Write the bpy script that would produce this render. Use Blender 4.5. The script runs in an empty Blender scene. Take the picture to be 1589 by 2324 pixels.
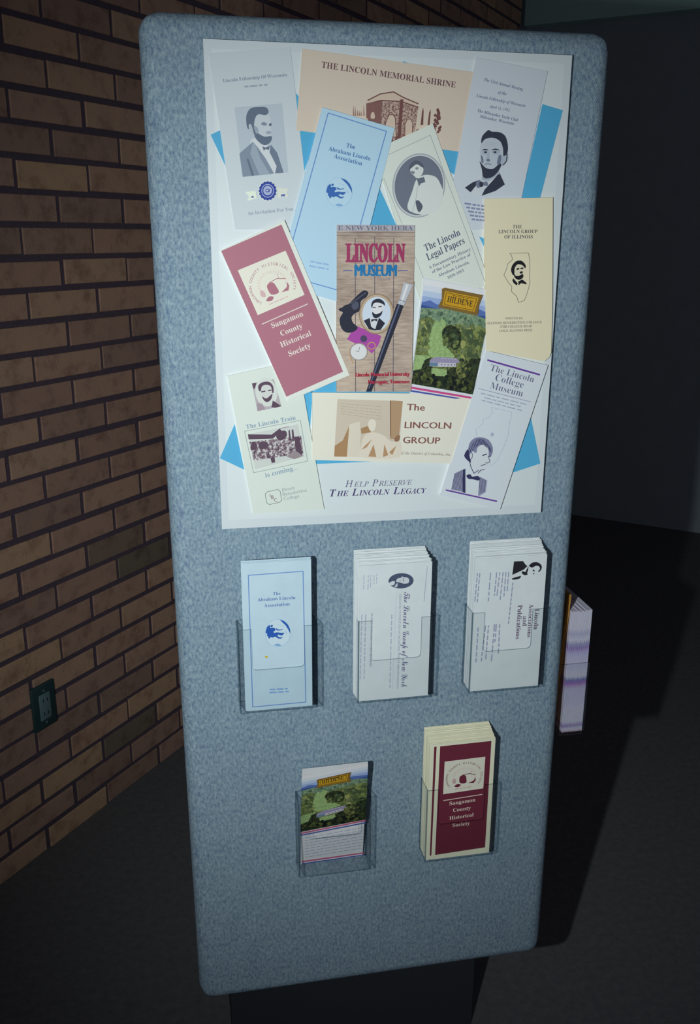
import bpy, bmesh, math, random
from mathutils import Vector, Matrix

random.seed(7)
SC = bpy.context.scene
COL = SC.collection

# ------------------------------------------------------------------ camera, world, flash, exposure
IMG_W, IMG_H = 1589, 2324
ZB = 0.294                                     # height of the kiosk's fabric body above the floor
CAM = Vector((-0.26135, -1.17939, 1.17448 + ZB))
cd = bpy.data.cameras.new('camera')
cam = bpy.data.objects.new('camera', cd)
COL.objects.link(cam)
r_ = Vector((0.98225, -0.1875, 0.00612)); u_ = Vector((0.04869, 0.2863, 0.9569)); f_ = Vector((0.18117, 0.93962, -0.29034))
M = Matrix((r_, u_, -f_)).transposed().to_4x4()
M.translation = CAM
cam.matrix_world = M
cd.sensor_fit = 'VERTICAL'; cd.sensor_height = 36.0; cd.sensor_width = 36.0 * IMG_W / IMG_H
cd.lens = 2049.5 / IMG_H * 36.0
cd.shift_x = -(806 - IMG_W / 2) / IMG_H
cd.shift_y = (1152 - IMG_H / 2) / IMG_H
cd.clip_start = 0.02
SC.camera = cam

w = bpy.data.worlds.new('dim_room'); SC.world = w
w.use_nodes = True
bg = w.node_tree.nodes['Background']
bg.inputs[0].default_value = (0.72, 0.84, 1.0, 1)
bg.inputs[1].default_value = 0.125

fl = bpy.data.lights.new('camera_flash_offscreen', 'SPOT')
fl.energy = 53
fl.color = (0.83, 0.98, 1.0)
fl.shadow_soft_size = 0.012
fl.spot_size = math.radians(81); fl.spot_blend = 1.0
flash = bpy.data.objects.new('camera_flash_offscreen', fl)
flash.location = CAM - 0.26 * r_ - 0.05 * u_
COL.objects.link(flash)
aim = CAM + 1.255 * f_                          # the flash points where the lens points
flash.rotation_euler = (aim - flash.location).to_track_quat('-Z', 'Y').to_euler()

SC.view_settings.view_transform = 'Standard'
SC.view_settings.look = 'None'
SC.view_settings.gamma = 1.0
SC.view_settings.use_curve_mapping = False
SC.view_settings.exposure = 0.0
try:
    SC.cycles.transparent_max_bounces = 32       # several clear acrylic walls lie one behind another
except Exception:
    pass


# ------------------------------------------------------------------ materials
def lin(v):
    v /= 255.0
    return v / 12.92 if v <= 0.04045 else ((v + 0.055) / 1.055) ** 2.4


WHITE = (198, 213, 217)


def col(r, g, b, k=0.80):                      # a colour read off the print beside the board's white -> albedo
    return tuple(min(0.95, lin(c) / lin(wt) * k) for c, wt in zip((r, g, b), WHITE))


MATS = {}


def mat(name, rgb, rough=0.6, spec=0.3, coat=0.0):
    if name in MATS:
        return MATS[name]
    m = bpy.data.materials.new(name); m.use_nodes = True
    b = m.node_tree.nodes['Principled BSDF']
    b.inputs['Base Color'].default_value = (*rgb, 1)
    b.inputs['Roughness'].default_value = rough
    b.inputs['Specular IOR Level'].default_value = spec
    if coat:
        b.inputs['Coat Weight'].default_value = coat
        b.inputs['Coat Roughness'].default_value = 0.25
    MATS[name] = m
    return m


def ink(r, g, b):
    return mat('ink_%d_%d_%d' % (r, g, b), col(r, g, b), 0.5, 0.25)


def node_mat(name, build, rough=0.7, spec=0.25):
    m = bpy.data.materials.new(name); m.use_nodes = True
    nt = m.node_tree
    b = nt.nodes['Principled BSDF']
    b.inputs['Roughness'].default_value = rough
    b.inputs['Specular IOR Level'].default_value = spec
    N = lambda t, **kw: _node(nt, t, kw)
    build(nt, b, N, nt.links.new)
    MATS[name] = m
    return m


def _node(nt, t, kw):
    n = nt.nodes.new(t)
    for k, v in kw.items():
        if k.startswith('i_'):
            key = k[2:]
            n.inputs[int(key) if key.isdigit() else key.replace('_', ' ')].default_value = v
        else:
            setattr(n, k, v)
    return n


def ramp(n, stops, mode='LINEAR'):
    cr = n.color_ramp
    cr.interpolation = mode
    while len(cr.elements) < len(stops):
        cr.elements.new(0.5)
    for e, (p, c) in zip(cr.elements, stops):
        e.position = p
        e.color = (*c, 1) if len(c) == 3 else c
    return n


def fabric_build(nt, b, N, L):
    tc = N('ShaderNodeTexCoord')
    n1 = N('ShaderNodeTexNoise', i_Scale=270.0, i_Detail=4.0, i_Roughness=0.75)
    mp = N('ShaderNodeMapping'); mp.inputs['Scale'].default_value = (1.0, 1.0, 0.55)
    n2 = N('ShaderNodeTexNoise', i_Scale=34.0, i_Detail=2.0)
    L(tc.outputs['Object'], mp.inputs[0]); L(mp.outputs[0], n1.inputs['Vector']); L(tc.outputs['Object'], n2.inputs['Vector'])
    add = N('ShaderNodeMath', operation='MULTIPLY_ADD', i_1=0.12)
    L(n2.outputs[0], add.inputs[0]); L(n1.outputs[0], add.inputs[2])
    rp = ramp(N('ShaderNodeValToRGB'), [(0.36, (0.118, 0.168, 0.278)), (0.55, (0.262, 0.333, 0.402)), (0.78, (0.45, 0.525, 0.56))])
    L(add.outputs[0], rp.inputs[0]); L(rp.outputs[0], b.inputs['Base Color'])
    wv = N('ShaderNodeTexWave', wave_type='BANDS', bands_direction='DIAGONAL', i_Scale=160.0, i_Distortion=2.0)
    L(tc.outputs['Object'], wv.inputs['Vector'])
    mx = N('ShaderNodeMath', operation='ADD'); L(wv.outputs['Fac'], mx.inputs[0]); L(n1.outputs[0], mx.inputs[1])
    bp = N('ShaderNodeBump', i_Strength=0.25, i_Distance=0.001)
    L(mx.outputs[0], bp.inputs['Height']); L(bp.outputs[0], b.inputs['Normal'])


FABRIC = node_mat('blue_grey_tweed', fabric_build, 0.95, 0.08)


def brick_build(random_src):
    def f(nt, b, N, L):
        tc = N('ShaderNodeTexCoord')
        n1 = N('ShaderNodeTexNoise', i_Scale=22.0, i_Detail=5.0, i_Roughness=0.65)
        n2 = N('ShaderNodeTexNoise', i_Scale=240.0, i_Detail=2.0)
        of = N('ShaderNodeVectorMath', operation='MULTIPLY_ADD'); of.inputs[1].default_value = (3.7, 5.1, 4.3)
        L(N('ShaderNodeObjectInfo').outputs['Location'], of.inputs[0]); L(tc.outputs['Object'], of.inputs[2])
        L(of.outputs[0], n1.inputs['Vector']); L(of.outputs[0], n2.inputs['Vector'])
        if random_src == 'object':
            rnd = N('ShaderNodeObjectInfo').outputs['Random']
        else:
            rnd = N('ShaderNodeNewGeometry').outputs['Random Per Island']
        base = ramp(N('ShaderNodeValToRGB'), [(0.0, (0.165, 0.135, 0.098)), (0.045, (0.385, 0.225, 0.172)), (0.30, (0.465, 0.262, 0.195)),
                                              (0.62, (0.545, 0.308, 0.215)), (0.88, (0.620, 0.365, 0.222)), (1.0, (0.520, 0.300, 0.222))])
        L(rnd, base.inputs[0])
        spots = ramp(N('ShaderNodeValToRGB'), [(0.30, (0.66, 0.60, 0.60)), (0.5, (1, 1, 1)), (0.72, (1.10, 1.06, 1.0))])
        L(n1.outputs[0], spots.inputs[0])
        mul = N('ShaderNodeMix', data_type='RGBA', blend_type='MULTIPLY'); mul.inputs[0].default_value = 1.0
        L(base.outputs[0], mul.inputs[6]); L(spots.outputs[0], mul.inputs[7]); L(mul.outputs[2], b.inputs['Base Color'])
        bp = N('ShaderNodeBump', i_Strength=0.35, i_Distance=0.002)
        L(n2.outputs[0], bp.inputs['Height']); L(bp.outputs[0], b.inputs['Normal'])
    return f


BRICK = node_mat('brown_brick', brick_build('object'), 0.85, 0.2)
BRICK_FIELD = node_mat('brown_brick_field', brick_build('island'), 0.85, 0.2)


def speckle(name, c0, c1, scale, rough=0.9, spec=0.1, bump=0.3):
    def f(nt, b, N, L):
        tc = N('ShaderNodeTexCoord')
        n1 = N('ShaderNodeTexNoise', i_Scale=scale, i_Detail=4.0, i_Roughness=0.7)
        L(tc.outputs['Object'], n1.inputs['Vector'])
        rp = ramp(N('ShaderNodeValToRGB'), [(0.3, c0), (0.7, c1)])
        L(n1.outputs[0], rp.inputs[0]); L(rp.outputs[0], b.inputs['Base Color'])
        bp = N('ShaderNodeBump', i_Strength=bump, i_Distance=0.002)
        L(n1.outputs[0], bp.inputs['Height']); L(bp.outputs[0], b.inputs['Normal'])
    return node_mat(name, f, rough, spec)


MORTAR = speckle('dark_mortar', (0.095, 0.065, 0.088), (0.135, 0.095, 0.12), 180)
CARPET = speckle('dark_carpet', (0.115, 0.108, 0.116), (0.16, 0.15, 0.152), 60, 0.95, 0.05)
DARKWALL = speckle('dark_wall_paint', (0.32, 0.35, 0.39), (0.36, 0.39, 0.43), 12, 0.8, 0.1, 0.05)
GREENWALL = speckle('grey_green_paint', (0.48, 0.70, 0.64), (0.52, 0.74, 0.68), 9, 0.7, 0.2, 0.05)
CEIL = speckle('ceiling_white', (0.45, 0.46, 0.45), (0.55, 0.56, 0.55), 90, 0.9, 0.1, 0.1)
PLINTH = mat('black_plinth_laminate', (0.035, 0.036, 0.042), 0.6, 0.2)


def acrylic(name, tint, gloss):
    m = bpy.data.materials.new(name); m.use_nodes = True
    nt = m.node_tree; nt.nodes.clear()
    out = nt.nodes.new('ShaderNodeOutputMaterial')
    tr = nt.nodes.new('ShaderNodeBsdfTransparent'); tr.inputs[0].default_value = (*tint, 1)
    gl = nt.nodes.new('ShaderNodeBsdfGlossy'); gl.inputs['Roughness'].default_value = 0.08
    lw = nt.nodes.new('ShaderNodeLayerWeight'); lw.inputs[0].default_value = 0.5
    pw = nt.nodes.new('ShaderNodeMath'); pw.operation = 'POWER'; pw.inputs[1].default_value = 4.0
    ml = nt.nodes.new('ShaderNodeMath'); ml.operation = 'MULTIPLY_ADD'; ml.inputs[1].default_value = 0.55 * gloss; ml.inputs[2].default_value = 0.035 * gloss
    nt.links.new(lw.outputs['Facing'], pw.inputs[0])
    mx = nt.nodes.new('ShaderNodeMixShader')
    nt.links.new(pw.outputs[0], ml.inputs[0]); nt.links.new(ml.outputs[0], mx.inputs[0])
    nt.links.new(tr.outputs[0], mx.inputs[1]); nt.links.new(gl.outputs[0], mx.inputs[2])
    nt.links.new(mx.outputs[0], out.inputs[0])
    return m


ACRYL = acrylic('clear_acrylic', (0.982, 0.989, 0.992), 0.9)
ACRYL_EDGE = acrylic('acrylic_cut_edge', (0.56, 0.63, 0.66), 1.6)


# ------------------------------------------------------------------ object helpers
def tag(o, label=None, cat=None, group=None, kind=None):
    if label: o['label'] = label
    if cat: o['category'] = cat
    if group: o['group'] = group
    if kind: o['kind'] = kind
    return o


def empty(name, loc, rot=(0, 0, 0)):
    o = bpy.data.objects.new(name, None)
    o.empty_display_size = 0.05
    o.location = loc; o.rotation_euler = rot
    COL.objects.link(o)
    return o


def link(name, me, parent=None, loc=(0, 0, 0), rot=(0, 0, 0)):
    o = bpy.data.objects.new(name, me)
    o.location = loc; o.rotation_euler = rot
    COL.objects.link(o)
    if parent: o.parent = parent
    return o


def mesh(name, verts, faces, mats, idx=None, smooth=False):
    me = bpy.data.meshes.new(name)
    me.from_pydata([tuple(v) for v in verts], [], faces)
    for m in (mats if isinstance(mats, (list, tuple)) else [mats]):
        me.materials.append(m)
    if idx:
        me.polygons.foreach_set('material_index', idx)
    if smooth:
        me.polygons.foreach_set('use_smooth', [True] * len(me.polygons))
    me.update()
    return me


def box_vf(x0, x1, y0, y1, z0, z1):
    v = [(x0, y0, z0), (x1, y0, z0), (x1, y1, z0), (x0, y1, z0), (x0, y0, z1), (x1, y0, z1), (x1, y1, z1), (x0, y1, z1)]
    f = [(0, 3, 2, 1), (4, 5, 6, 7), (0, 1, 5, 4), (1, 2, 6, 5), (2, 3, 7, 6), (3, 0, 4, 7)]
    return v, f


def box(name, b, m, parent=None, loc=(0, 0, 0), rot=(0, 0, 0)):
    v, f = box_vf(*b)
    return link(name, mesh(name, v, f, m), parent, loc, rot)


def rbox(name, b, m, bev, seg=4, parent=None, loc=(0, 0, 0), rot=(0, 0, 0)):
    v, f = box_vf(*b)
    bm = bmesh.new()
    bv = [bm.verts.new(p) for p in v]
    for q in f: bm.faces.new([bv[i] for i in q])
    bmesh.ops.bevel(bm, geom=list(bm.edges), offset=bev, segments=seg, profile=0.5, affect='EDGES')
    for fc in bm.faces: fc.smooth = True
    me = bpy.data.meshes.new(name); bm.to_mesh(me); bm.free()
    me.materials.append(m)
    return link(name, me, parent, loc, rot)


def prism(name, pts, y0, y1, mats, parent=None, loc=(0, 0, 0), rot=(0, 0, 0), edge_idx=0):
    """Polygon in the x,z plane, thick from y1 (front, smaller y) to y0."""
    n = len(pts)
    v = [(x, y1, z) for x, z in pts] + [(x, y0, z) for x, z in pts]
    f = [tuple(range(n)), tuple(range(2 * n - 1, n - 1, -1))]
    f += [(i, (i + 1) % n, n + (i + 1) % n, n + i) for i in range(n)]
    me = mesh(name, v, f, mats, [0, 0] + [edge_idx] * n)
    return link(name, me, parent, loc, rot)


def homography(src, dst):
    A, B = [], []
    for (x, y), (X, Y) in zip(src, dst):
        A.append([x, y, 1, 0, 0, 0, -X * x, -X * y]); B.append(X)
        A.append([0, 0, 0, x, y, 1, -Y * x, -Y * y]); B.append(Y)
    n = 8
    for i in range(n):
        p = max(range(i, n), key=lambda k: abs(A[k][i]))
        A[i], A[p] = A[p], A[i]; B[i], B[p] = B[p], B[i]
        for k in range(i + 1, n):
            q = A[k][i] / A[i][i]
            for j in range(i, n): A[k][j] -= q * A[i][j]
            B[k] -= q * B[i]
    h = [0.0] * n
    for i in reversed(range(n)):
        h[i] = (B[i] - sum(A[i][j] * h[j] for j in range(i + 1, n))) / A[i][i]
    return lambda x, y: ((h[0] * x + h[1] * y + h[2]) / (h[6] * x + h[7] * y + 1), (h[3] * x + h[4] * y + h[5]) / (h[6] * x + h[7] * y + 1))


# ------------------------------------------------------------------ lettering and flat print
ALPHA = {'serif': (0x1D400, 0x1D41A, 0x1D7CE), 'it': (0x1D434, 0x1D44E, 0), 'bi': (0x1D468, 0x1D482, 0), 'script': (0x1D4D0, 0x1D4EA, 0)}


def styled(s, style):
    if style not in ALPHA: return s
    B, b, d = ALPHA[style]
    o = ''
    for c in s:
        if 'A' <= c <= 'Z': o += chr(B + ord(c) - 65)
        elif 'a' <= c <= 'z': o += '\u210e' if (style == 'it' and c == 'h') else chr(b + ord(c) - 97)
        elif c.isdigit() and d: o += chr(d + ord(c) - 48)
        else: o += c
    return o


TXT = {}


def text_mesh(s, style, fat=0.0):
    if style == 'sb': style = 'sans'
    key = (s, style, fat)
    if key not in TXT:
        cu = bpy.data.curves.new('lettering', 'FONT')
        cu.body = styled(s, style); cu.resolution_u = 2; cu.offset = fat
        o = bpy.data.objects.new('lettering', cu)
        COL.objects.link(o)
        me = o.to_mesh()
        v = [(q.co.x, q.co.y) for q in me.vertices]
        f = [tuple(p.vertices) for p in me.polygons]
        o.to_mesh_clear()
        bpy.data.objects.remove(o); bpy.data.curves.remove(cu)
        x0 = min(q[0] for q in v); x1 = max(q[0] for q in v)
        TXT[key] = ([(a - x0, b) for a, b in v], f, x1 - x0)
    return TXT[key]


def smooth_loop(pts, k=4):
    n = len(pts); out = []
    for i in range(n):
        p0, p1, p2, p3 = pts[i - 1], pts[i], pts[(i + 1) % n], pts[(i + 2) % n]
        for j in range(k):
            t = j / k
            out.append(tuple(0.5 * (2 * b + (c - a) * t + (2 * a - 5 * b + 4 * c - d) * t * t + (3 * b - a - 3 * c + d) * t ** 3)
                             for a, b, c, d in zip(p0, p1, p2, p3)))
    return out


class Print:
    """Flat ink on a sheet: every piece is placed in the sheet's own x,z plane (metres)."""

    def __init__(self, to_plane, origin=(0, 0), y=0.0001):
        self.map = to_plane; self.o = origin
        self.v = []; self.f = []; self.i = []; self.m = []; self.y = y

    def P(self, p):
        x, z = self.map(*p)
        return x - self.o[0], z - self.o[1]

    def layer(self):
        self.y += 0.00002
        return self

    def add(self, pts, faces, m):
        if m not in self.m: self.m.append(m)
        k = len(self.v); mi = self.m.index(m)
        self.y += 0.000004
        self.v += [(x, -self.y, z) for x, z in pts]
        for f in faces:
            self.f.append(tuple(k + i for i in f)); self.i.append(mi)
        return self

    def poly(self, pts, m, new=True):
        if new: self.layer()
        q = [self.P(p) for p in pts]
        return self.add(q, [tuple(range(len(q)))], m)

    def blob(self, pts, m, k=4, new=True):
        return self.poly(smooth_loop(pts, k), m, new)

    def disc(self, c, rx, ry, m, rot=0.0, n=40, new=True):
        a = math.radians(rot)
        return self.poly([(c[0] + rx * math.cos(t) * math.cos(a) - ry * math.sin(t) * math.sin(a), c[1] + rx * math.cos(t) * math.sin(a) + ry * math.sin(t) * math.cos(a))
                          for t in (2 * math.pi * i / n for i in range(n))], m, new)

    def stroke(self, pts, wd, m, closed=False, new=True):
        """One mitred ribbon along the points."""
        if new: self.layer()
        n = len(pts); L_, R_ = [], []
        for i, (x, y) in enumerate(pts):
            a = pts[i - 1] if (i or closed) else pts[i]; b = pts[(i + 1) % n] if (i < n - 1 or closed) else pts[i]
            d0 = (x - a[0], y - a[1]); d1 = (b[0] - x, b[1] - y)
            l0 = math.hypot(*d0); l1 = math.hypot(*d1)
            d0 = (d0[0] / l0, d0[1] / l0) if l0 else (d1[0] / l1, d1[1] / l1)
            d1 = (d1[0] / l1, d1[1] / l1) if l1 else d0
            nx, ny = -(d0[1] + d1[1]), d0[0] + d1[0]; l = math.hypot(nx, ny) or 1
            nx, ny = nx / l, ny / l
            k = wd / 2 / max(0.5, abs(-d0[1] * nx + d0[0] * ny))
            L_.append((x + nx * k, y + ny * k)); R_.append((x - nx * k, y - ny * k))
        v = [self.P(q) for q in L_ + R_]
        return self.add(v, [(i, (i + 1) % n, n + (i + 1) % n, n + i) for i in range(n if closed else n - 1)], m)

    def ring(self, c, rx, ry, wd, m, rot=0.0, n=40):
        a = math.radians(rot)
        pt = lambda t: (c[0] + rx * math.cos(t) * math.cos(a) - ry * math.sin(t) * math.sin(a), c[1] + rx * math.cos(t) * math.sin(a) + ry * math.sin(t) * math.cos(a))
        return self.stroke([pt(2 * math.pi * i / n) for i in range(n)], wd, m, True)

    def text(self, s, a, b, m, style='serif', stretch=1.0, fat=0.0, h=None, bold=0.0):
        if bold:
            for q in (-bold, bold): self.text(s, (a[0] + q, a[1]), (b[0] + q, b[1]), m, style, stretch, fat, h)
        v, f, wd = text_mesh(s, style, fat)
        A = self.P(a); B = self.P(b)
        dx, dz = B[0] - A[0], B[1] - A[1]
        l = math.hypot(dx, dz); k = l / wd
        ux, uz = dx / l, dz / l
        if h:                                   # cap height as a multiple of the width
            stretch = h * l / (0.69 * k)
        return self.add([(A[0] + k * (x * ux - y * stretch * uz), A[1] + k * (x * uz + y * stretch * ux)) for x, y in v], f, m)

    def smallcaps(self, words, a, b, m, style='it', small=0.76):
        parts = []; x = 0.0
        for wd_ in words:
            v, f, wd = text_mesh(wd_[0], style); parts.append((v, f, x, 1.0)); x += wd + 0.05
            v, f, wd = text_mesh(wd_[1:], style); parts.append((v, f, x, small)); x += wd * small + 0.32
        x -= 0.32
        A = self.P(a); B = self.P(b)
        dx, dz = B[0] - A[0], B[1] - A[1]; l = math.hypot(dx, dz); k = l / x; ux, uz = dx / l, dz / l
        for v, f, x0, s in parts:
            self.add([(A[0] + k * ((x0 + s * p) * ux - s * q * uz), A[1] + k * ((x0 + s * p) * uz + s * q * ux)) for p, q in v], f, m)
        return self

    def rows(self, a, b, hgt, m, words=5):
        """A line of type too fine to read: short ink dashes, one for each word."""
        rnd = random.Random(int(a[0] * 13 + a[1] * 7 + words))
        ws = [rnd.uniform(0.5, 1.5) for _ in range(words)]; tot = sum(ws) + 0.28 * (words - 1); t = 0
        dx, dy = b[0] - a[0], b[1] - a[1]; l = math.hypot(dx, dy); nx, ny = dy / l * hgt, -dx / l * hgt
        for q in ws:
            p0 = t / tot; p1 = (t + q) / tot; t += q + 0.28
            A = (a[0] + dx * p0, a[1] + dy * p0); B = (a[0] + dx * p1, a[1] + dy * p1)
            self.poly([A, B, (B[0] + nx, B[1] + ny), (A[0] + nx, A[1] + ny)], m, new=False)
        return self

    def arc_text(self, s, c, rx, ry, a0, a1, size, m, style='sb', tilt=0.0):
        """Letters set one by one round an ellipse."""
        n = len(s); tl = math.radians(tilt)
        for i, ch in enumerate(s):
            if ch == ' ': continue
            t = math.radians(a0 + (a1 - a0) * i / (n - 1))
            x = rx * math.cos(t); y = -ry * math.sin(t)
            tx, ty = rx * math.sin(t), ry * math.cos(t)
            l = math.hypot(tx, ty); tx, ty = tx / l, ty / l
            R = lambda p, q: (c[0] + p * math.cos(tl) - q * math.sin(tl), c[1] + p * math.sin(tl) + q * math.cos(tl))
            v, f, wd = text_mesh(ch, style)
            self.text(ch, R(x - tx * size * wd / 2, y - ty * size * wd / 2), R(x + tx * size * wd / 2, y + ty * size * wd / 2), m, style)
        return self

    def build(self, name, parent, loc=(0, 0, 0), label=None):
        o = link(name, mesh(name, self.v, self.f, self.m, self.i), parent, loc)
        if label: o['label'] = label
        return o


# ------------------------------------------------------------------ the setting
ANG = 0.89782
WD = Vector((math.cos(ANG), math.sin(ANG), 0)); WN = Vector((-WD.y, WD.x, 0))   # along the brick wall / into it
C0 = Vector((CAM.x, CAM.y, 0))
W0 = C0 + WN * 1.5537                                                         # brick faces lie in this plane
ROTW = (0, 0, ANG)
S0, S1, WALL_H = 0.55, 4.655, 2.95
floor = box('floor', (-2.2, 4.4, -2.4, 5.4, -0.08, 0.0), CARPET)
tag(floor, kind='structure')
wall = empty('wall_left', W0, ROTW)
tag(wall, kind='structure')
box('mortar_bed', (S0, S1, 0.003, 0.16, 0.0, WALL_H), MORTAR, wall)
PITCH, COURSE = 0.2115, 0.06768


def brick_vf(l, h, ch=0.0012):
    x0, x1, z0, z1 = -l / 2, l / 2, -h / 2, h / 2
    v = [(x0, 0.04, z0), (x1, 0.04, z0), (x1, 0.04, z1), (x0, 0.04, z1),
         (x0, ch, z0), (x1, ch, z0), (x1, ch, z1), (x0, ch, z1),
         (x0 + ch, 0, z0 + ch), (x1 - ch, 0, z0 + ch), (x1 - ch, 0, z1 - ch), (x0 + ch, 0, z1 - ch)]
    f = [(8, 9, 10, 11)]
    for a in (0, 4):
        f += [(a + i, a + (i + 1) % 4, a + 4 + (i + 1) % 4, a + 4 + i) for i in range(4)]
    return v, f


BM = {}
field_v, field_f = [], []
n_single = 0


def to_px(X):
    d = X - CAM; z = d.dot(f_)
    return 806 + 2049.5 * d.dot(r_) / z, 1152 - 2049.5 * d.dot(u_) / z


def seen(s0, s1, z):                            # does the photograph show this brick beside or above the kiosk?
    for s in (s0, (s0 + s1) / 2, s1):
        for zz in (z - 0.03, z + 0.03):
            X = W0 + WD * s + Vector((0, 0, zz)); x, y = to_px(X)
            if -40 < x < 1230 and -30 < y < 2330:
                left = 320 + (y - 48) * 0.0646
                if x < left + 8 or y < 62 + 30 * (x > 900): return True
    return False


rb = random.Random(3)
for r in range(0, 43):
    zc = 1.4824 - COURSE * (21 - r) - COURSE / 2          # brick centre of course r
    if zc + COURSE / 2 > WALL_H or zc < 0.02: continue
    i_low = 21 - r + 0                                     # index of the joint under it
    phase = 1.6490 if i_low % 2 == 0 else 1.5472
    k0 = math.floor((S0 - phase) / PITCH)
    s = phase + k0 * PITCH
    while s < S1 - 0.02:
        a = max(s + 0.0054 + rb.choice((-0.0018, 0, 0, 0.0022)), S0); b = min(s + PITCH - 0.0054 + rb.choice((-0.002, 0, 0.0015)), S1 - 0.002)
        s += PITCH
        if b - a < 0.03: continue
        jit = rb.uniform(-0.0015, 0.0015); out = rb.uniform(0, 0.0012); hh = COURSE - 0.0132 + rb.uniform(-0.0012, 0.0012)
        if seen(a, b, zc) and n_single < 300:
            key = (round(b - a, 3), round(hh, 3))
            if key not in BM: BM[key] = mesh('brick', *brick_vf(*key), BRICK)
            o = link('brick', BM[key], wall, ((a + b) / 2, -out, zc + jit))
            n_single += 1
        else:
            v, f = brick_vf(b - a, hh); k = len(field_v)
            field_v += [(x + (a + b) / 2, y - out, z + zc + jit) for x, y, z in v]
            field_f += [tuple(k + i for i in q) for q in f]
if field_v:
    o = link('brick_field', mesh('brick_field', field_v, field_f, BRICK_FIELD), wall)
    o['kind'] = 'stuff'

# back wall, square to the brick wall, with a pale header band above a dark lower wall
back = empty('wall_back', W0 + WD * S1, (0, 0, ANG - math.pi / 2))
tag(back, kind='structure')
box('lower_wall', (-0.20, 3.6, 0.09, 0.20, 0.0, 2.95), DARKWALL, back)
tr = box('trim_1', (0.012, 3.6, 0.02, 0.20, 2.435, 2.95), GREENWALL, None, W0 + WD * S1, (0, 0, ANG - math.pi / 2))
tag(tr, kind='structure')
ce = box('ceiling', (-2.2, 4.4, -2.4, 5.4, 2.95, 3.03), CEIL)
tag(ce, kind='structure')

# wall outlet low on the brick wall
ol = empty('wall_outlet', W0 + WD * 1.3625 + Vector((0, 0, 0.384)), ROTW)
tag(ol, 'dark plate wall outlet with grey insert set low in the brick wall', 'outlet')
PL = mat('dark_outlet_plate', (0.030, 0.062, 0.066), 0.35, 0.5)
rbox('cover_plate', (-0.0355, 0.0355, -0.0075, 0.012, -0.057, 0.057), PL, 0.0025, 2, ol)
INS = mat('grey_outlet_insert', (0.16, 0.235, 0.25), 0.5, 0.4)
rbox('receptacle', (-0.0165, 0.0165, -0.0105, 0.0, -0.0335, 0.0335), INS, 0.0015, 2, ol)
SLOT = mat('outlet_slot_black', (0.01, 0.012, 0.014), 0.6)
for sz in (-0.017, 0.017):
    for sx in (-0.006, 0.006):
        box('slot', (sx - 0.001, sx + 0.001, -0.0109, -0.006, sz - 0.004, sz + 0.004), SLOT, ol)
for sz in (-0.0415, 0.0415):
    bm = bmesh.new(); bmesh.ops.create_cone(bm, cap_ends=True, segments=12, radius1=0.0028, radius2=0.0028, depth=0.002)
    me = bpy.data.meshes.new('screw'); bm.to_mesh(me); bm.free(); me.materials.append(INS)
    link('screw', me, ol, (0, -0.0078, sz), (math.pi / 2, 0, 0))

# ------------------------------------------------------------------ kiosk
KW, KH, KD = 0.578, 1.418, 0.40
kiosk = empty('display_kiosk', (0, 0, 0))
tag(kiosk, 'tall rounded display kiosk wrapped in mottled blue-grey tweed fabric on a dark plinth', 'display stand')
body = rbox('fabric_body', (-0.292, 0.2975, 0.0, KD, ZB - 0.012, ZB + KH + 0.003), FABRIC, 0.024, 7, kiosk)
for v in body.data.vertices:                     # the padded cover draws in a little at the lower free corner
    t = max(0.0, (ZB + 0.55 - v.co.z) / 0.55)
    if v.co.x < -0.2: v.co.x += 0.011 * t * t
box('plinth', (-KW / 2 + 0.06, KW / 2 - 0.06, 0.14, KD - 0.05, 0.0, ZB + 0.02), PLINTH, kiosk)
# ------------------------------------------------------------------ poster board with its collage of leaflets
PW, PH = 0.455, 0.597
poster = empty('poster_board', (-0.2185, 0.0, ZB + 0.792))
tag(poster, 'white laminated poster board with a collage of leaflets, fixed above the leaflet holders', 'poster')
pp = homography([(462, 88), (1296, 130), (1221, 1163), (499, 1198)], [(0, PH), (PW, PH), (PW, 0), (0, 0)])
BF = 0.010                                                        # board thickness
BOARD = mat('board_white', col(198, 213, 217), 0.45, 0.4)
RIM = mat('board_rim', col(190, 196, 196), 0.5, 0.3)
bo = prism('board', [(0, 0), (PW, 0), (PW, PH), (0, PH)], 0.0002, -BF, [BOARD, RIM], poster, edge_idx=1)
LAM = mat('laminate_margin', col(192, 207, 213), 0.4, 0.4)
mar = Print(lambda x, y: (x, y))
for a, b, c, d in ((0, 0, PW, 0.012), (0, PH - 0.010, PW, PH), (0, 0.012, 0.009, PH - 0.010), (PW - 0.010, 0.012, PW, PH - 0.010)):
    mar.poly([(a, b), (c, b), (c, d), (a, d)], LAM, new=False)
mar.build('laminate_border', poster, (0, -BF, 0))

Z1 = lambda x, y: pp(440 + x / 3.4543, 70 + y / 3.4543)           # measuring frames of the collage
Z2 = lambda x, y: pp(860 + x / 3.4543, 70 + y / 3.4543)
Z3 = lambda x, y: pp(470 + x / 3.3104, 480 + y / 3.3104)
Z4 = lambda x, y: pp(850 + x / 3.3809, 440 + y / 3.3809)
Z5 = lambda x, y: pp(470 + x / 3.3104, 800 + y / 3.3104)
Z6 = lambda x, y: pp(850 + x / 3.3809, 780 + y / 3.3809)


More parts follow.
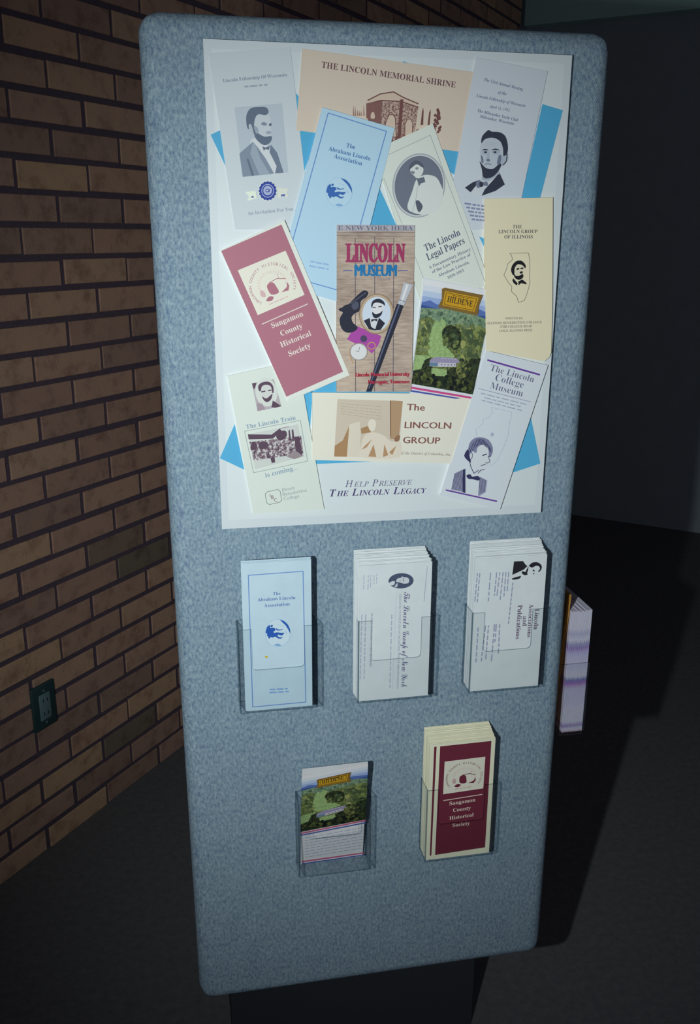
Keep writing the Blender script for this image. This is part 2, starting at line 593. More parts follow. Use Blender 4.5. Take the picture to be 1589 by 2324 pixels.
class Leaf:
    """One paper of the collage: a thin sheet, with print on it as sub-parts."""

    def __init__(self, name, quad, level, m, label=None, mp=pp):
        pts = [mp(*q) for q in quad]
        self.o = (sum(p[0] for p in pts) / len(pts), sum(p[1] for p in pts) / len(pts))
        self.y = -(BF + level * 0.0009)
        self.ob = prism(name, [(x - self.o[0], z - self.o[1]) for x, z in pts], 0.0009 * level, 0.0, m, poster, (self.o[0], self.y, self.o[1]))
        self.top = 0.0001
        if label: self.ob['label'] = label

    def print(self, mp=pp):
        return Print(mp, self.o, self.top)

    def put(self, pr, name, label=None):
        self.top = max(self.top, pr.y + 0.00002)
        return pr.build(name, self.ob, (0, 0, 0), label)


# blue paper pieces
for q in [([(478, 305), (672, 213), (690, 235), (720, 300), (690, 387), (513, 380)]),
             ([(975, 338), (1042, 345), (1028, 398), (1000, 380)]),
             ([(1180, 452), (1228, 240), (1274, 254), (1222, 452)]),
             ([(858, 425), (898, 514), (820, 514)]),
             ([(529, 960), (550, 1063), (495, 1037)]),
             ([(1198, 942), (1220, 1052), (1153, 1074)]),
             ([(680, 893), (706, 882), (699, 978)]),
             ([(700, 889), (757, 864), (935, 864), (935, 893)]),
             ([(705, 1038), (711, 1051), (842, 1046), (842, 1038)]),
             ([(912, 141), (930, 147), (922, 151)]),
             ([(1084, 538), (1100, 545), (1100, 572)])]:
    Leaf('blue_paper', q, 0.5, ink(78, 164, 206))

# ---- pale leaflet with a side-turned bust and a blue seal
lf = Leaf('leaflet', [(474, 121), (659, 108), (693, 420), (700, 520), (532, 520)], 1, ink(189, 204, 210), 'pale grey leaflet with a grey bust portrait and small blue seal')
p = lf.print(); g1 = ink(120, 136, 158)
p.text('Lincoln Fellowship Of Wisconsin', (507, 187), (651, 174), g1)
p.rows((555, 199), (607, 195), 4, ink(150, 164, 178), 4)
lf.put(p, 'heading'); p = lf.print()
p.text('An Invitation For You', (561, 487), (664, 477), ink(138, 150, 168))
lf.put(p, 'invitation_line')
p = lf.print(Z1)
p.poly([(318, 600), (690, 570), (735, 1110), (380, 1145)], ink(172, 188, 199))
gd, gm, gl, gs = ink(92, 108, 128), ink(122, 138, 156), ink(146, 162, 177), ink(196, 208, 213)
p.blob([(440, 870), (480, 840), (560, 880), (640, 1000), (660, 1110), (600, 1115), (530, 1020), (470, 930)], gs)
p.poly([(355, 960), (462, 868), (500, 915), (560, 1000), (625, 1117), (380, 1142)], gm)
p.poly([(600, 890), (650, 955), (700, 1112), (632, 1117), (645, 1060), (590, 950)], ink(104, 120, 140))
p.poly([(462, 868), (480, 890), (520, 1000), (590, 1118), (510, 1126), (440, 960)], gl)
p.poly([(410, 1000), (425, 1000), (470, 1132), (450, 1134)], gd)
p.blob([(455, 730), (470, 660), (530, 640), (590, 665), (604, 720), (600, 760), (612, 795), (600, 812), (606, 850), (585, 885), (545, 895), (490, 840), (460, 790)], ink(184, 198, 206))
p.blob([(470, 770), (500, 800), (530, 820), (560, 830), (606, 826), (604, 862), (572, 892), (530, 888), (480, 838)], gd)
p.blob([(470, 745), (498, 760), (505, 800), (480, 800)], gl)
p.blob([(412, 735), (412, 660), (445, 608), (510, 598), (565, 602), (584, 636), (560, 662), (505, 655), (478, 690), (470, 760), (482, 800), (462, 805), (448, 760), (425, 770)], gd)
p.blob([(430, 735), (448, 735), (462, 780), (468, 806), (448, 798), (432, 770)], ink(170, 184, 194))
p.blob([(525, 728), (545, 715), (570, 727), (565, 742), (540, 742)], gm, 3)
p.blob([(585, 735), (603, 722), (606, 742), (592, 748)], gd, 3)
p.blob([(560, 795), (590, 785), (608, 798), (580, 812)], gl, 3)
p.poly([(535, 905), (560, 915), (592, 900), (585, 935), (560, 925), (545, 940)], gd)
lf.put(p, 'portrait')
p = lf.print(Z1)
p.poly([(400, 1262), (480, 1250), (490, 1310), (415, 1328), (430, 1295)], ink(226, 230, 214))
p.poly([(650, 1228), (738, 1238), (725, 1268), (738, 1300), (655, 1305)], ink(206, 216, 206))
p.disc((574, 1252), 74, 80, ink(206, 216, 212))
nv = ink(46, 66, 150)
for k in range(16):
    a = k * math.pi / 8
    p.disc((574 + 57 * math.cos(a), 1252 + 62 * math.sin(a)), 14, 14, nv, n=8, new=(k == 0))
p.disc((574, 1252), 60, 64, nv); p.ring((574, 1252), 46, 50, 5, ink(170, 184, 214)); p.disc((574, 1250), 34, 37, ink(158, 172, 206))
p.disc((574, 1250), 17, 14, nv); p.disc((572, 1250), 9, 7, ink(190, 200, 216))
p.poly([(440, 1304), (455, 1290), (470, 1304)], nv); p.poly([(680, 1280), (710, 1278), (708, 1296), (676, 1296)], ink(90, 110, 170))
lf.put(p, 'seal')

# ---- tan leaflet with a drawing of a round stone building
lf = Leaf('leaflet', [(686, 112), (1074, 167), (1038, 346), (671, 296)], 1.3, ink(200, 192, 178), 'tan landscape leaflet with a brown drawing of an arched stone building')
p = lf.print()
p.text('THE LINCOLN MEMORIAL SHRINE', (729, 155), (1031, 202), ink(104, 76, 84))
lf.put(p, 'title')


def sepia_build(nt, b, N, L):
    tc = N('ShaderNodeTexCoord')
    n1 = N('ShaderNodeTexNoise', i_Scale=420.0, i_Detail=3.0)
    L(tc.outputs['Object'], n1.inputs['Vector'])
    rp = ramp(N('ShaderNodeValToRGB'), [(0.38, col(112, 84, 80)), (0.62, col(190, 172, 160))])
    L(n1.outputs[0], rp.inputs[0]); L(rp.outputs[0], b.inputs['Base Color'])


STONE = node_mat('sepia_stonework', sepia_build, 0.5)
p = lf.print(Z2)
br, bm_, bl = ink(108, 74, 72), ink(146, 116, 108), ink(196, 182, 166)
p.poly([(-95, 550), (0, 500), (110, 486), (300, 580), (300, 605), (178, 560), (-90, 580)], bl)
p.poly([(-90, 575), (-5, 555), (0, 890), (-95, 760)], ink(124, 92, 88))
p.poly([(0, 555), (165, 560), (140, 880), (0, 870)], STONE)
p.poly([(165, 560), (300, 610), (270, 830), (140, 880)], STONE)
p.stroke([(-95, 552), (5, 502), (108, 486), (185, 530), (302, 580)], 9, br)
p.stroke([(-92, 578), (10, 552), (170, 562), (302, 608)], 9, br, new=False)
p.poly([(160, 545), (186, 545), (160, 880), (134, 880)], br)
p.poly([(-6, 555), (8, 555), (6, 880), (-8, 880)], br, new=False)
p.blob([(40, 880), (42, 730), (70, 665), (100, 658), (122, 690), (128, 760), (120, 880)], bl)
p.blob([(195, 860), (196, 740), (215, 700), (240, 696), (258, 730), (250, 840)], bl)
p.stroke([(40, 860), (44, 730), (70, 668), (100, 660), (122, 690), (130, 860)], 7, br)
p.stroke([(195, 850), (196, 740), (215, 700), (240, 697), (258, 730), (252, 840)], 6, br, new=False)
for q in ([(318, 745), (330, 640), (338, 608), (342, 640), (338, 745)], [(372, 745), (385, 650), (396, 622), (397, 650), (388, 745)]):
    p.poly(q, br)
rnd = random.Random(5)
for k in range(26):
    t = k / 25; x = 450 + rnd.uniform(-32, 26) * (0.4 + t * 0.8); y = 625 + t * 180
    p.blob([(x - 12, y + 8), (x, y - 12), (x + 11, y + 2), (x + 2, y + 12)], br, 2, new=(k == 0))
for k in range(30):
    x = 60 + rnd.random() * 330; y = 872 - (x - 60) * 0.30 + rnd.uniform(-18, 14)
    p.blob([(x - 14, y + 8), (x, y - 12), (x + 13, y + 2), (x + 2, y + 11)], br if k % 3 else bm_, 2, new=(k == 0))
lf.put(p, 'building_drawing')
p = lf.print(Z1)
for k in range(6):
    x = 1240 + k * 16 + rnd.uniform(-4, 4); h = rnd.uniform(30, 85)
    p.poly([(x, 670), (x + 3, 670 - h), (x + 10, 672)], bm_, new=(k == 0))
p.poly([(1345, 575), (1470, 560), (1460, 730), (1345, 690)], ink(124, 92, 88))
p.blob([(1380, 690), (1385, 650), (1405, 645), (1412, 690)], bl, 3)
lf.put(p, 'wall_drawing')

# ---- pale leaflet with a bow-tied bust
lf = Leaf('leaflet', [(1078, 134), (1239, 166), (1166, 515), (1003, 530)], 2, ink(190, 203, 213), 'pale leaflet with centred small type above a dark bust in a bow tie')
p = lf.print(); g2 = ink(96, 104, 140)
for s, a, b in (('The 53rd Annual Meeting', (1095, 187), (1183, 210)), ('of the', (1126, 216), (1146, 220)), ('Lincoln Fellowship of Wisconsin', (1077, 223), (1188, 247)),
                ('April 16, 1993', (1107, 247), (1152, 257)), ('The Milwaukee Yacht Club', (1080, 257), (1171, 279)), ('Milwaukee, Wisconsin', (1085, 270), (1162, 287))):
    p.text(s, a, b, g2, 'bi')
lf.put(p, 'heading'); p = lf.print()
for k in range(5):
    p.rows((1050 + 4 * k, 465 + 9 * k), (1096, 472 + 8 * k), 4, ink(124, 136, 168), 4)
lf.put(p, 'quotation')
p = lf.print(Z2)
dk, md, lt, pa = ink(52, 58, 74), ink(108, 120, 142), ink(160, 174, 190), ink(192, 203, 211)
p.blob([(665, 1235), (740, 1180), (800, 1160), (880, 1170), (930, 1125), (970, 1215), (880, 1270), (790, 1300), (720, 1285)], pa, 3)
p.poly([(660, 1235), (720, 1195), (765, 1178), (752, 1215), (705, 1272)], dk)
p.poly([(930, 1120), (972, 1212), (900, 1262), (790, 1300), (815, 1250), (870, 1190)], dk)
p.poly([(800, 1090), (915, 1080), (935, 1125), (850, 1185), (790, 1180)], lt)
p.blob([(783, 900), (800, 850), (870, 840), (940, 870), (965, 940), (960, 1010), (940, 1080), (890, 1140), (830, 1150), (800, 1090), (785, 1020), (776, 960)], ink(176, 189, 200))
p.blob([(776, 1030), (800, 1060), (830, 1085), (880, 1090), (930, 1050), (945, 1060), (920, 1110), (880, 1150), (830, 1165), (802, 1150), (792, 1090)], dk)
p.blob([(955, 985), (985, 960), (1000, 1000), (985, 1040), (955, 1070), (945, 1040)], lt)
p.stroke([(962, 985), (990, 975), (985, 1030), (958, 1062)], 7, dk)
p.blob([(790, 890), (795, 840), (828, 800), (850, 788), (870, 800), (930, 805), (975, 835), (995, 900), (992, 965), (962, 990), (958, 930), (935, 875), (880, 848), (820, 858)], dk)
p.blob([(792, 948), (815, 932), (845, 945), (844, 972), (815, 980), (796, 968)], lt, 3); p.blob([(868, 942), (900, 930), (934, 948), (928, 976), (895, 980), (872, 966)], lt, 3)
p.blob([(797, 944), (818, 934), (846, 944), (820, 946)], dk, 3); p.blob([(868, 944), (900, 932), (932, 946), (900, 944)], dk, 3)
p.disc((822, 960), 11, 8, dk, n=10); p.disc((896, 960), 12, 8, dk, n=10, new=False)
p.stroke([(810, 890), (860, 884), (905, 892)], 3, lt); p.stroke([(815, 908), (860, 902), (900, 910)], 3, lt, new=False)
p.poly([(838, 960), (850, 960), (852, 1015), (836, 1028), (826, 1020)], lt); p.blob([(826, 1022), (842, 1010), (858, 1024), (842, 1035)], md, 3)
p.stroke([(812, 1054), (840, 1050), (868, 1056)], 6, md)
p.blob([(785, 985), (800, 1000), (805, 1040), (790, 1040)], md, 3); p.blob([(925, 985), (945, 990), (935, 1050), (910, 1050)], md, 3)
p.blob([(745, 1200), (770, 1175), (795, 1195), (830, 1188), (838, 1222), (800, 1222), (765, 1240), (752, 1230)], md, 3)
p.blob([(775, 1192), (800, 1195), (798, 1228), (775, 1225)], dk, 3)
lf.put(p, 'portrait')

# ---- cream leaflet with an oval portrait
lf = Leaf('leaflet', [(845, 342), (979, 283), (1107, 645), (955, 700)], 3, ink(202, 215, 208), 'cream tilted leaflet with an oval portrait and serif title')
p = lf.print(); g3 = ink(84, 92, 116)
for s, a, b in (('The Lincoln', (962, 571), (1041, 534)), ('Legal Papers', (967, 592), (1051, 553))): p.text(s, a, b, g3, h=0.17)
for s, a, b in (('A Documentary History', (970, 611), (1064, 569)), ('of the Law Practice of', (977, 621), (1064, 581)), ('Abraham Lincoln,', (991, 629), (1061, 598)), ('1836-1861', (1012, 634), (1049, 616))):
    p.text(s, a, b, ink(108, 116, 136))
p.stroke([(880, 352), (973, 309), (1095, 640)], 1.4, ink(158, 170, 178)); p.stroke([(868, 405), (960, 640)], 1.2, ink(158, 170, 178), new=False)
lf.put(p, 'title')
p = lf.print(Z2)
p.disc((300, 1217), 206, 252, ink(158, 168, 176), 8); p.disc((300, 1217), 196, 242, ink(190, 200, 202), 8)
p.disc((300, 1217), 188, 232, ink(104, 114, 130), 8)
wt = ink(200, 212, 210)
p.blob([(210, 1385), (250, 1260), (280, 1175), (345, 1135), (430, 1150), (470, 1210), (488, 1270), (478, 1350), (430, 1420), (350, 1445), (260, 1430)], wt)
p.blob([(235, 1080), (255, 1045), (300, 1040), (330, 1070), (335, 1110), (310, 1150), (285, 1160), (262, 1140), (238, 1115)], wt)
p.blob([(222, 1095), (235, 1050), (275, 1020), (320, 1040), (342, 1075), (325, 1075), (285, 1052), (250, 1075)], ink(84, 92, 108))
p.poly([(285, 1165), (340, 1150), (352, 1190), (318, 1200), (300, 1225)], ink(96, 106, 122))
p.blob([(275, 1340), (300, 1335), (330, 1380), (305, 1425), (285, 1400)], ink(84, 92, 108), 3)
p.blob([(272, 1080), (292, 1074), (298, 1088), (280, 1094)], ink(130, 140, 150), 3); p.blob([(240, 1104), (268, 1110), (262, 1128), (244, 1122)], ink(120, 130, 142), 3)
p.stroke([(290, 1225), (275, 1330), (250, 1420)], 4, ink(160, 172, 176))
lf.put(p, 'oval_portrait')

# ---- pale blue leaflet with a blue roundel
lf = Leaf('leaflet', [(730, 245), (893, 293), (790, 692), (625, 642)], 4, ink(168, 204, 224), 'pale blue tilted leaflet with a blue line border and blue roundel')
bb = ink(98, 138, 196); b2 = ink(52, 100, 172)
p = lf.print()
p.stroke([(743, 258), (874, 300), (772, 660), (640, 622)], 2.2, bb, True)
lf.put(p, 'border_line')
p = lf.print()
for s, a, b in (('The', (783, 335), (803, 340)), ('Abraham Lincoln', (743, 342), (837, 366)), ('Association', (755, 359), (818, 377))): p.text(s, a, b, ink(70, 110, 166))
lf.put(p, 'title'); p = lf.print()
p.rows((701, 594), (742, 602), 4, ink(140, 176, 214), 3); p.rows((698, 604), (742, 612), 4, ink(140, 176, 214), 3)
lf.put(p, 'address_lines')


def roundel(p, c, r, pale, blue, pale2):
    q = lambda x, y: (c[0] + x * r, c[1] + y * r)
    p.disc(c, r, r * 1.12, pale2); p.ring(c, r, r * 1.12, r * 0.035, ink(150, 186, 216))
    w = lambda pts: [((x - 660) / 158, (y - 1140) / 158) for x, y in pts]
    for s in ([(508, 1112), (524, 1062), (556, 1032), (566, 1076), (600, 1070), (628, 1082), (632, 1104), (606, 1120), (612, 1138), (650, 1130), (700, 1136), (744, 1134), (728, 1160), (706, 1172), (664, 1158),
               (656, 1178), (690, 1196), (728, 1186), (700, 1212), (668, 1210), (640, 1192), (622, 1186), (590, 1200), (575, 1188), (548, 1216), (536, 1180), (522, 1178), (528, 1150), (508, 1140)],
              [(630, 1082), (650, 1080), (660, 1092), (690, 1096), (728, 1086), (712, 1102), (680, 1108), (650, 1106)], [(560, 1050), (590, 1030), (600, 1050), (580, 1066)], [(540, 1090), (520, 1086), (528, 1070)]):
        p.poly([q(*v) for v in w(s)], blue)
    p.stroke([q(-0.05, -0.70), q(0.25, -0.62), q(0.5, -0.5)], r * 0.03, ink(150, 186, 216)); p.stroke([q(0.55, -0.2), q(0.72, 0.0), q(0.62, 0.1)], r * 0.03, ink(130, 170, 210), new=False)
    p.poly([q(0.12, -1.10), q(0.5, -0.97), q(0.8, -0.68), q(0.98, -0.28), q(0.98, 0.05), q(0.85, -0.25), q(0.62, -0.62), q(0.35, -0.88)], blue)
    p.blob([q(-0.3, 0.95), q(0.0, 0.85), q(0.3, 1.0), q(0.0, 1.05)], ink(120, 164, 206), 3)


p = lf.print(Z1); roundel(p, (1128, 1268), 102, None, b2, ink(172, 206, 224)); lf.put(p, 'roundel')

# ---- cream leaflet with a train picture
lf = Leaf('leaflet', [(513, 850), (672, 815), (730, 1152), (570, 1162)], 3.5, ink(200, 214, 208), 'cream leaflet with a small square portrait and a framed station photograph')
p = lf.print()
p.text('The Lincoln Train', (555, 970), (667, 949), ink(124, 150, 172)); p.text('is coming...', (598, 1080), (670, 1062), ink(124, 150, 172))
p.stroke([(551, 975), (677, 951), (693, 1043), (571, 1069)], 1.3, ink(146, 158, 160), True)
p.stroke([(602, 1112), (626, 1107), (631, 1112), (634, 1132), (629, 1136), (606, 1141), (600, 1137), (597, 1117)], 1.3, ink(120, 134, 136), True)
p.text('I', (608, 1124), (609.1, 1123.8), ink(120, 96, 110), 'sans'); p.text('B', (611, 1129), (617, 1128), ink(120, 96, 110), 'sans'); p.text('C', (617, 1135), (624, 1134), ink(120, 96, 110), 'sans')
for s, a, b in (('Illinois', (636, 1112), (664, 1106)), ('Benedictine', (637, 1122), (691, 1112)), ('College', (639, 1132), (674, 1125))): p.text(s, a, b, ink(150, 160, 166), 'sans')
lf.put(p, 'printed_lines')
p = lf.print(Z5)
pd, pm = ink(84, 66, 84), ink(150, 140, 150)
p.poly([(325, 222), (488, 190), (545, 395), (365, 430)], ink(168, 166, 172))
p.disc((432, 288), 82, 108, ink(196, 206, 202), -10)
p.poly([(360, 372), (400, 372), (425, 418), (366, 430)], pm); p.poly([(480, 350), (545, 392), (500, 405), (470, 400)], pd)
p.blob([(385, 260), (410, 235), (460, 228), (478, 260), (478, 310), (455, 350), (425, 355), (400, 320)], ink(192, 200, 198))
p.blob([(376, 275), (372, 240), (400, 215), (450, 210), (482, 240), (486, 290), (476, 290), (466, 245), (430, 232), (400, 245), (390, 280)], pd)
p.blob([(400, 318), (430, 335), (465, 310), (478, 300), (468, 340), (440, 362), (415, 350)], pd)
p.stroke([(395, 285), (425, 280)], 9, pd); p.stroke([(445, 276), (470, 272)], 9, pd, new=False)
p.poly([(325, 222), (360, 215), (345, 260), (335, 262)], pd)
lf.put(p, 'portrait')


def crowd_build(nt, b, N, L):
    tc = N('ShaderNodeTexCoord')
    n1 = N('ShaderNodeTexNoise', i_Scale=230.0, i_Detail=4.0, i_Roughness=0.7)
    L(tc.outputs['Object'], n1.inputs['Vector'])
    rp = ramp(N('ShaderNodeValToRGB'), [(0.40, col(80, 64, 80)), (0.50, col(140, 128, 138)), (0.60, col(194, 200, 198))])
    L(n1.outputs[0], rp.inputs[0]); L(rp.outputs[0], b.inputs['Base Color'])


CROWD = node_mat('print_crowd_grain', crowd_build, 0.5)
p = lf.print(Z5)
p.poly([(292, 600), (665, 530), (710, 770), (345, 865)], ink(188, 198, 196))
p.poly([(303, 660), (690, 615), (706, 745), (335, 800)], CROWD)
p.poly([(292, 602), (470, 605), (530, 560), (545, 575), (480, 635), (298, 640)], pd)
p.blob([(320, 665), (345, 660), (362, 690), (350, 718), (312, 715)], pd, 3); p.blob([(375, 670), (410, 655), (440, 670), (438, 705), (380, 712)], pd, 3)
p.blob([(515, 590), (570, 575), (585, 610), (560, 640), (530, 650), (505, 625)], pd, 3)
p.poly([(596, 575), (606, 570), (615, 650), (600, 650)], pd); p.poly([(620, 570), (632, 566), (640, 640), (625, 640)], pd)
p.poly([(640, 625), (676, 618), (700, 760), (650, 740)], pd)
p.poly([(580, 770), (640, 720), (705, 765), (640, 790)], ink(140, 132, 138)); p.poly([(460, 780), (490, 770), (496, 812), (470, 818)], pd)
p.stroke([(530, 560), (600, 545)], 6, pm)
lf.put(p, 'station_photograph')

# ---- mauve leaflet
lf = Leaf('leaflet', [(499, 567), (643, 499), (788, 849), (650, 906)], 6, ink(208, 218, 212), 'mauve-red tilted leaflet with a white seal box and white lettering')
qa, qb, qc, qd = (100, 290), (550, 95), (1005, 1195), (580, 1380)


def seal_box(p, Q, red, cream, flat):
    """House-and-trees seal inside the cream box; Q maps 0..1, 0..1 (y down) of the box."""
    p.poly([Q(0, 0), Q(1, 0), Q(1, 1), Q(0, 1)], cream)
    p.layer()
    s = 'SANGAMON COUNTY HISTORICAL SOCIETY'; n = len(s)
    for i, ch in enumerate(s):
        if ch == ' ': continue
        t = math.radians(215 - 250 * i / (n - 1))
        cx, cy = 0.5 + 0.41 * math.cos(t), 0.55 - 0.40 * math.sin(t)
        tx, ty = math.sin(t), math.cos(t)
        k = 0.040 * text_mesh(ch, 'sb')[2]
        p.text(ch, Q(cx - tx * k, cy - ty * k), Q(cx + tx * k, cy + ty * k), red, 'sb')
    p.layer()
    for i in range(22):
        t = math.radians(200 - 220 * i / 21)
        p.poly([Q(0.5 + 0.25 * math.cos(t), 0.55 - 0.25 * math.sin(t)), Q(0.5 + 0.33 * math.cos(t + 0.03), 0.55 - 0.33 * math.sin(t + 0.03)), Q(0.5 + 0.25 * math.cos(t + 0.05), 0.55 - 0.25 * math.sin(t + 0.05))], flat, new=False)
    p.blob([Q(0.40, 0.72), Q(0.38, 0.55), Q(0.43, 0.49), Q(0.52, 0.50), Q(0.55, 0.60), Q(0.55, 0.74)], red, 3)
    p.stroke([Q(0.45, 0.48), Q(0.62, 0.46), Q(0.78, 0.53)], abs(Q(1, 0)[0] - Q(0, 0)[0]) * 0.014, red)
    p.poly([Q(0.60, 0.76), Q(0.74, 0.70), Q(0.78, 0.60), Q(0.79, 0.70), Q(0.74, 0.78)], red)
    p.blob([Q(0.26, 0.80), Q(0.34, 0.74), Q(0.42, 0.78), Q(0.36, 0.84)], red, 3); p.stroke([Q(0.66, 0.47), Q(0.66, 0.36)], abs(Q(1, 0)[0] - Q(0, 0)[0]) * 0.012, flat)
    p.blob([Q(0.20, 0.66), Q(0.25, 0.55), Q(0.30, 0.64), Q(0.27, 0.72)], flat, 3); p.rows(Q(0.28, 0.90), Q(0.68, 0.90), abs(Q(1, 0)[0] - Q(0, 0)[0]) * 0.02, flat, 4)


mv = ink(162, 108, 124)
p = lf.print(Z3); p.poly([qa, qb, qc, qd], mv)
p.stroke([(400, 838), (745, 687)], 7, ink(206, 204, 198))
p.layer()
for s, a, b in (('Sangamon', (478, 868), (712, 776)), ('County', (545, 927), (706, 866)), ('Historical', (545, 1012), (770, 922)), ('Society', (606, 1080), (768, 1012))): p.text(s, a, b, ink(214, 212, 204))
lf.put(p, 'title_panel')
p = lf.print(Z3)
seal_box(p, homography([(0, 0), (1, 0), (1, 1), (0, 1)], [(222, 435), (580, 290), (720, 620), (370, 770)]), mv, ink(212, 216, 204), ink(196, 170, 172))
lf.put(p, 'seal')

# ---- wood-plank leaflet with objects laid out
def plank_build(nt, b, N, L):
    tc = N('ShaderNodeTexCoord')
    mp_ = N('ShaderNodeMapping'); mp_.inputs['Scale'].default_value = (60, 1, 420)
    n1 = N('ShaderNodeTexNoise', i_Scale=1.0, i_Detail=4.0)
    n2 = N('ShaderNodeTexNoise', i_Scale=14.0, i_Detail=1.0)
    L(tc.outputs['Object'], mp_.inputs[0]); L(mp_.outputs[0], n1.inputs['Vector']); L(tc.outputs['Object'], n2.inputs['Vector'])
    ad = N('ShaderNodeMath', operation='ADD'); L(n1.outputs[0], ad.inputs[0]); L(n2.outputs[0], ad.inputs[1])
    rp = ramp(N('ShaderNodeValToRGB'), [(0.36, col(140, 124, 114)), (0.50, col(166, 154, 142)), (0.64, col(188, 176, 158))])
    ml = N('ShaderNodeMath', operation='MULTIPLY', i_1=0.5); L(ad.outputs[0], ml.inputs[0])
    L(ml.outputs[0], rp.inputs[0]); L(rp.outputs[0], b.inputs['Base Color'])


PLANK = node_mat('printed_planks', plank_build, 0.5)
lf = Leaf('leaflet', [(761, 510), (937, 512), (928, 887), (759, 886)], 5, PLANK, 'brown plank-print leaflet with a pistol, oval portrait, watch and cane')
p = lf.print(Z3)
ln = ink(92, 86, 96)
p.poly([(965, 100), (1545, 105), (1544, 150), (964, 148)], ink(164, 166, 176))
p.text('E NEW YORK HERA', (972, 140), (1530, 144), ink(104, 108, 124), h=0.058)
p.stroke([(962, 155), (1544, 158)], 4, ln); p.stroke([(962, 180), (1544, 188)], 3, ln, new=False)
for a, b in (((1100, 200), (1098, 1345)), ((1246, 190), (1240, 1345)), ((1388, 200), (1378, 1345))): p.stroke([a, b], 5, ln, new=False)
for k in range(24):
    y = 560 + k * 32; a = (964, 1104, 1250, 1392)[k % 4]
    p.stroke([(a, y), (a + 128, y + 2)], 2.2, ink(146, 132, 124), new=False)
lf.put(p, 'plank_lines')
p = lf.print(Z3)
mg, blu = ink(148, 56, 96), ink(32, 112, 168)
p.text('LINCOLN', (1030, 375), (1470, 376), mg, fat=0.02, h=0.285, bold=3); p.layer()
p.text('MUSEUM', (1097, 482), (1404, 485), blu, 'sans', h=0.265, bold=5)
p.stroke([(1008, 442), (1078, 442)], 6, ink(70, 92, 150)); p.stroke([(1420, 442), (1490, 443)], 6, ink(70, 92, 150), new=False)
p.layer(); p.text('DEATH', (1262, 514), (1360, 515), ink(140, 128, 136)); p.layer()
lf.put(p, 'title')
p = lf.print(Z3)
bk, bk2, wh = ink(40, 42, 58), ink(74, 80, 100), ink(198, 206, 212)
p.poly([(1095, 850), (1290, 930), (1275, 985), (1220, 1062), (1190, 1030), (1035, 955)], ink(158, 72, 158))
p.blob([(985, 735), (1020, 700), (1050, 690), (1100, 640), (1160, 590), (1195, 605), (1180, 640), (1140, 670), (1130, 740), (1095, 760), (1070, 790), (1080, 830), (1115, 865), (1090, 895), (1040, 905), (1000, 880), (982, 830), (985, 790), (1005, 755)], bk)
p.poly([(970, 728), (1000, 715), (1012, 735), (985, 745)], bk); p.stroke([(1060, 690), (1180, 605)], 9, bk2); p.blob([(1070, 700), (1110, 670), (1125, 710), (1090, 735)], bk2, 3)
p.disc((1160, 950), 25, 26, ink(72, 66, 96)); p.ring((1218, 1003), 28, 26, 7, ink(176, 150, 96))
p.stroke([(1055, 1020), (1052, 1060), (1065, 1100), (1080, 1140)], 6, ink(176, 150, 110))
p.disc((1122, 1047), 68, 66, ink(150, 142, 140)); p.disc((1122, 1047), 60, 58, ink(204, 210, 212)); p.stroke([(1122, 1047), (1128, 1010)], 3, bk2); p.stroke([(1122, 1047), (1098, 1040)], 3, bk2, new=False)
lf.put(p, 'pistol_and_watch_print')
p = lf.print(Z3)
p.disc((1256, 765), 130, 152, ink(138, 122, 104), 6); p.disc((1256, 765), 122, 144, ink(176, 160, 136), 6); p.disc((1256, 765), 106, 128, ink(190, 206, 222), 6)
p.poly([(1160, 815), (1205, 795), (1250, 890), (1200, 880)], bk); p.poly([(1270, 790), (1320, 835), (1285, 885), (1240, 888), (1235, 860)], bk); p.poly([(1205, 795), (1275, 790), (1245, 880), (1215, 860)], wh)
p.blob([(1222, 710), (1230, 680), (1290, 675), (1308, 705), (1300, 745), (1270, 790), (1235, 785), (1222, 750)], ink(206, 212, 216))
p.blob([(1216, 700), (1232, 664), (1275, 652), (1312, 675), (1318, 705), (1300, 690), (1260, 680), (1232, 690), (1224, 720)], bk, 3)
p.blob([(1224, 750), (1250, 768), (1285, 755), (1300, 740), (1290, 775), (1255, 798), (1230, 785)], bk, 3)
p.stroke([(1228, 718), (1250, 716)], 7, bk); p.stroke([(1270, 712), (1295, 710)], 7, bk, new=False); p.poly([(1215, 806), (1262, 802), (1260, 822), (1238, 812), (1218, 826)], bk)
lf.put(p, 'oval_portrait')
p = lf.print(Z3)
p.poly([(1408, 690), (1458, 705), (1215, 1345), (1175, 1345)], bk); p.poly([(1420, 695), (1432, 698), (1200, 1320), (1192, 1318)], ink(86, 96, 124))
p.poly([(1462, 530), (1528, 550), (1478, 660), (1460, 705), (1412, 690), (1430, 650)], ink(176, 184, 194)); p.poly([(1478, 545), (1496, 550), (1450, 680), (1436, 675)], ink(208, 214, 218)); p.stroke([(1424, 660), (1470, 676)], 6, ink(116, 122, 138))
p.layer()
for s, a, b in (('Lincoln Memorial University', (1098, 1232), (1498, 1228)), ('Harrogate, Tennessee', (1192, 1286), (1498, 1284))): p.text(s, a, b, ink(160, 44, 66), 'sans', stretch=1.2, bold=2)
lf.put(p, 'cane_print')

# ---- landscape leaflet
def forest_build(dark, mid, light, scale):
    def f(nt, b, N, L):
        tc = N('ShaderNodeTexCoord')
        n1 = N('ShaderNodeTexNoise', i_Scale=scale, i_Detail=5.0, i_Roughness=0.72)
        L(tc.outputs['Object'], n1.inputs['Vector'])
        rp = ramp(N('ShaderNodeValToRGB'), [(0.36, col(*dark)), (0.50, col(*mid)), (0.66, col(*light))])
        L(n1.outputs[0], rp.inputs[0]); L(rp.outputs[0], b.inputs['Base Color'])
    return f


